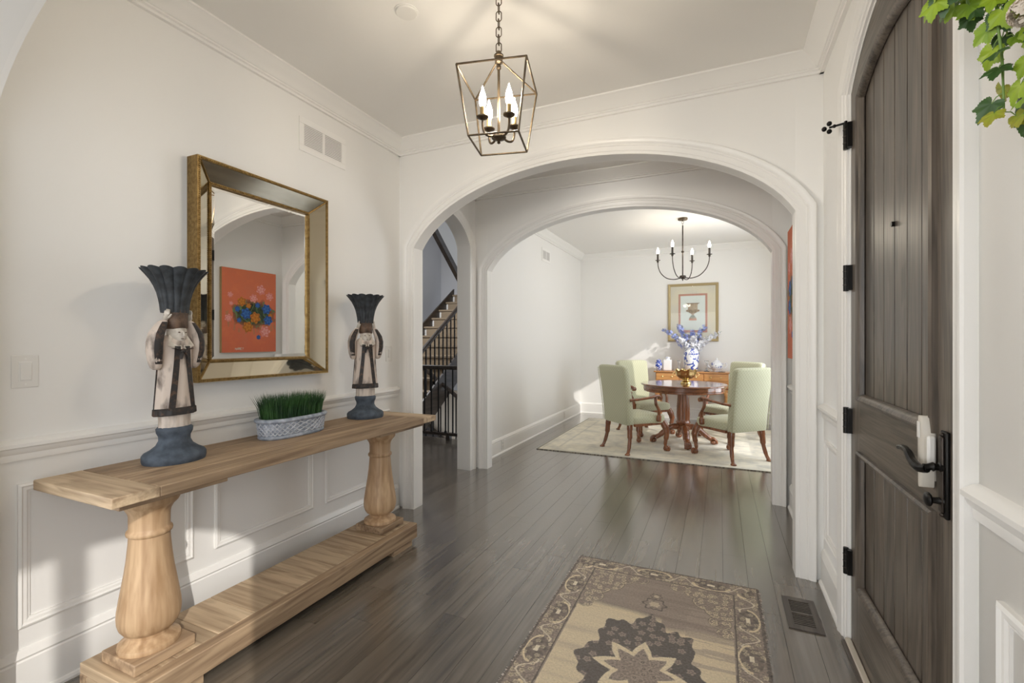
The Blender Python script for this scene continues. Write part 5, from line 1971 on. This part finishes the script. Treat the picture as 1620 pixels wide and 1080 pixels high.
def leaf_mesh(seed, c_in, c_out):
    """five-lobed leaf with toothed edge, cupped along its veins"""
    r_ = random.Random(seed)
    tips = [(-2.15, .62), (-1.05, .86), (0.0, 1.05), (1.05, .86), (2.15, .62)]
    n = 60
    V, C, F = [(0, .0, 0)], [c_in], []
    for j in range(n):
        t = -2.85 + 5.7 * j / (n - 1)
        r = .0
        for (a, l) in tips:
            d = abs(t - a)
            r = max(r, l * (.60 + .40 * max(0, 1 - d / .50) ** 1.1))
        if abs(t) > 2.45:
            r *= max(.35, 1 - (abs(t) - 2.45) * 1.2)
        r *= .80
        r *= 1 + (.055 if j % 2 else -.035)
        r *= 1 + r_.uniform(-.03, .03)
        for kk, f in enumerate((.5, 1.0)):
            x_, y_ = math.sin(t) * r * f, math.cos(t) * r * f + .10 * f
            vein = min(abs(t - a) for a, _ in tips)
            z_ = -.22 * (f * r) ** 2 + .05 * min(1, vein / .5) * f
            V.append((x_, y_, z_))
            q = .5 + .5 * math.sin(vein * 9)
            C.append(mixc(mixc(c_in, c_out, f * .8), tuple(k * .75 for k in c_out), .35 * (vein < .07)))
    for j in range(n - 1):
        a, b_ = 1 + 2 * j, 1 + 2 * (j + 1)
        F += [(0, a, b_), (a, a + 1, b_ + 1, b_)]
    me = bpy.data.meshes.new('leaf')
    me.from_pydata(V, [], F)
    at = me.color_attributes.new('Col', 'FLOAT_COLOR', 'POINT')
    buf = []
    for c in C:
        buf += [*c, 1.0]
    at.data.foreach_set('color', buf)
    me.materials.append(MATS['leaf_print'])
    me.polygons.foreach_set('use_smooth', [True] * len(me.polygons))
    return me


LM = [leaf_mesh(1, (.34, .46, .03), (.26, .40, .02)), leaf_mesh(2, (.20, .34, .03), (.27, .42, .025)), leaf_mesh(3, (.035, .085, .02), (.05, .12, .025)), leaf_mesh(4, (.30, .38, .03), (.34, .31, .03))]
vg = random.Random(14)
# vines: control points local to the bracket (x towards the room is negative)
VINES = [
    [(-.09, .0, .10), (-.125, .05, .09), (-.150, .10, .045), (-.158, .135, .005)],
    [(-.09, .02, .10), (-.10, .08, .10), (-.105, .14, .05), (-.100, .165, -.01)],
    [(-.08, .02, .09), (-.06, .08, .07), (-.055, .12, .00), (-.050, .135, -.07)],
    [(-.08, .01, .09), (-.075, .07, .05), (-.080, .10, -.03), (-.070, .105, -.11), (-.065, .11, -.18)],
    [(-.07, .01, .09), (-.045, .05, .03), (-.040, .06, -.06), (-.045, .065, -.15), (-.05, .07, -.205)],
    [(-.07, -.01, .09), (-.05, .02, .03), (-.040, .02, -.06), (-.040, .02, -.14)],
    [(-.10, .0, .10), (-.15, .02, .10), (-.17, .05, .07), (-.175, .075, .03)],
    [(-.08, .03, .10), (-.07, .11, .10), (-.065, .17, .06), (-.06, .20, .015)],
]


def put_leaf(p, s_, direc, mesh_i):
    o = bpy.data.objects.new('leaf', LM[mesh_i])
    COL.objects.link(o)
    o.parent = hp
    yax = Vector(direc).normalized()
    zax = Vector((-.75 + vg.gauss(0, .25), -.75 + vg.gauss(0, .25), .35 + vg.gauss(0, .25)))
    zax = (zax - yax * zax.dot(yax)).normalized()
    xax = yax.cross(zax)
    M = Matrix((xax, yax, zax)).transposed().to_4x4()
    M.translation = p
    o.matrix_local = M @ Matrix.Diagonal((s_, s_, s_, 1))


for vi, cps in enumerate(VINES):
    cv = catmull([(p_[0] * .93, p_[1] * .95, p_[2] * (1.0 if p_[2] > 0 else 1.36) - .006) for p_ in cps], 8)
    MB().tube(cv, [.0022] * (len(cv) - 6) + [.0018] * 5 + [.0012], 6).build('vine_stem', 'vine_stem_green', hp)
    nl = 7 + len(cps)
    for k in range(nl + 2):
        k = min(k, nl - 1) if k < nl else vg.uniform(2, nl - 1)
        f = (0.30 + 0.70 * k / (nl - 1)) * (len(cv) - 1)
        p = Vector(cv[int(f)])
        out = Vector((vg.uniform(-.5, .25), vg.uniform(-.6, .6), vg.uniform(-.7, -.1))).normalized()
        ln = vg.uniform(.012, .030)
        q = p + out * ln
        MB().tube([p, p + out * ln * .6 + Vector((0, 0, .004)), q], [.0012, .001, .0009], 5).build('petiole', 'vine_stem_green', hp)
        s_ = vg.uniform(.028, .043) * (1.0 if k < nl - 1 else .7)
        put_leaf(q, s_, out + Vector((0, 0, -.35)), vg.choice((0, 0, 0, 1, 1, 1, 2, 2, 2, 3)))
fl_ = MB()
for k in range(150):
    off = Vector((vg.gauss(0, 1), vg.gauss(0, 1), vg.gauss(0, 1))).normalized() * .021
    c = Vector((-.056, .045, -.105)) + off
    u_ = off.orthogonal().normalized()
    w_ = off.normalized().cross(u_)
    a0_ = vg.random() * PI
    for q in range(4):
        a = a0_ + q * PI / 2
        d1, d0, d2 = (u_ * math.cos(a + e) + w_ * math.sin(a + e) for e in (0, -.6, .6))
        i = len(fl_.v)
        r0 = vg.uniform(.006, .009)
        fl_.v += [tuple(c), tuple(c + d0 * r0 * .8 + off * .1), tuple(c + d1 * r0 + off * .15), tuple(c + d2 * r0 * .8 + off * .1)]
        fl_.f.append((i, i + 1, i + 2, i + 3))
fl_.build('white_blossom', 'hydrangea_white', hp, smooth=0)
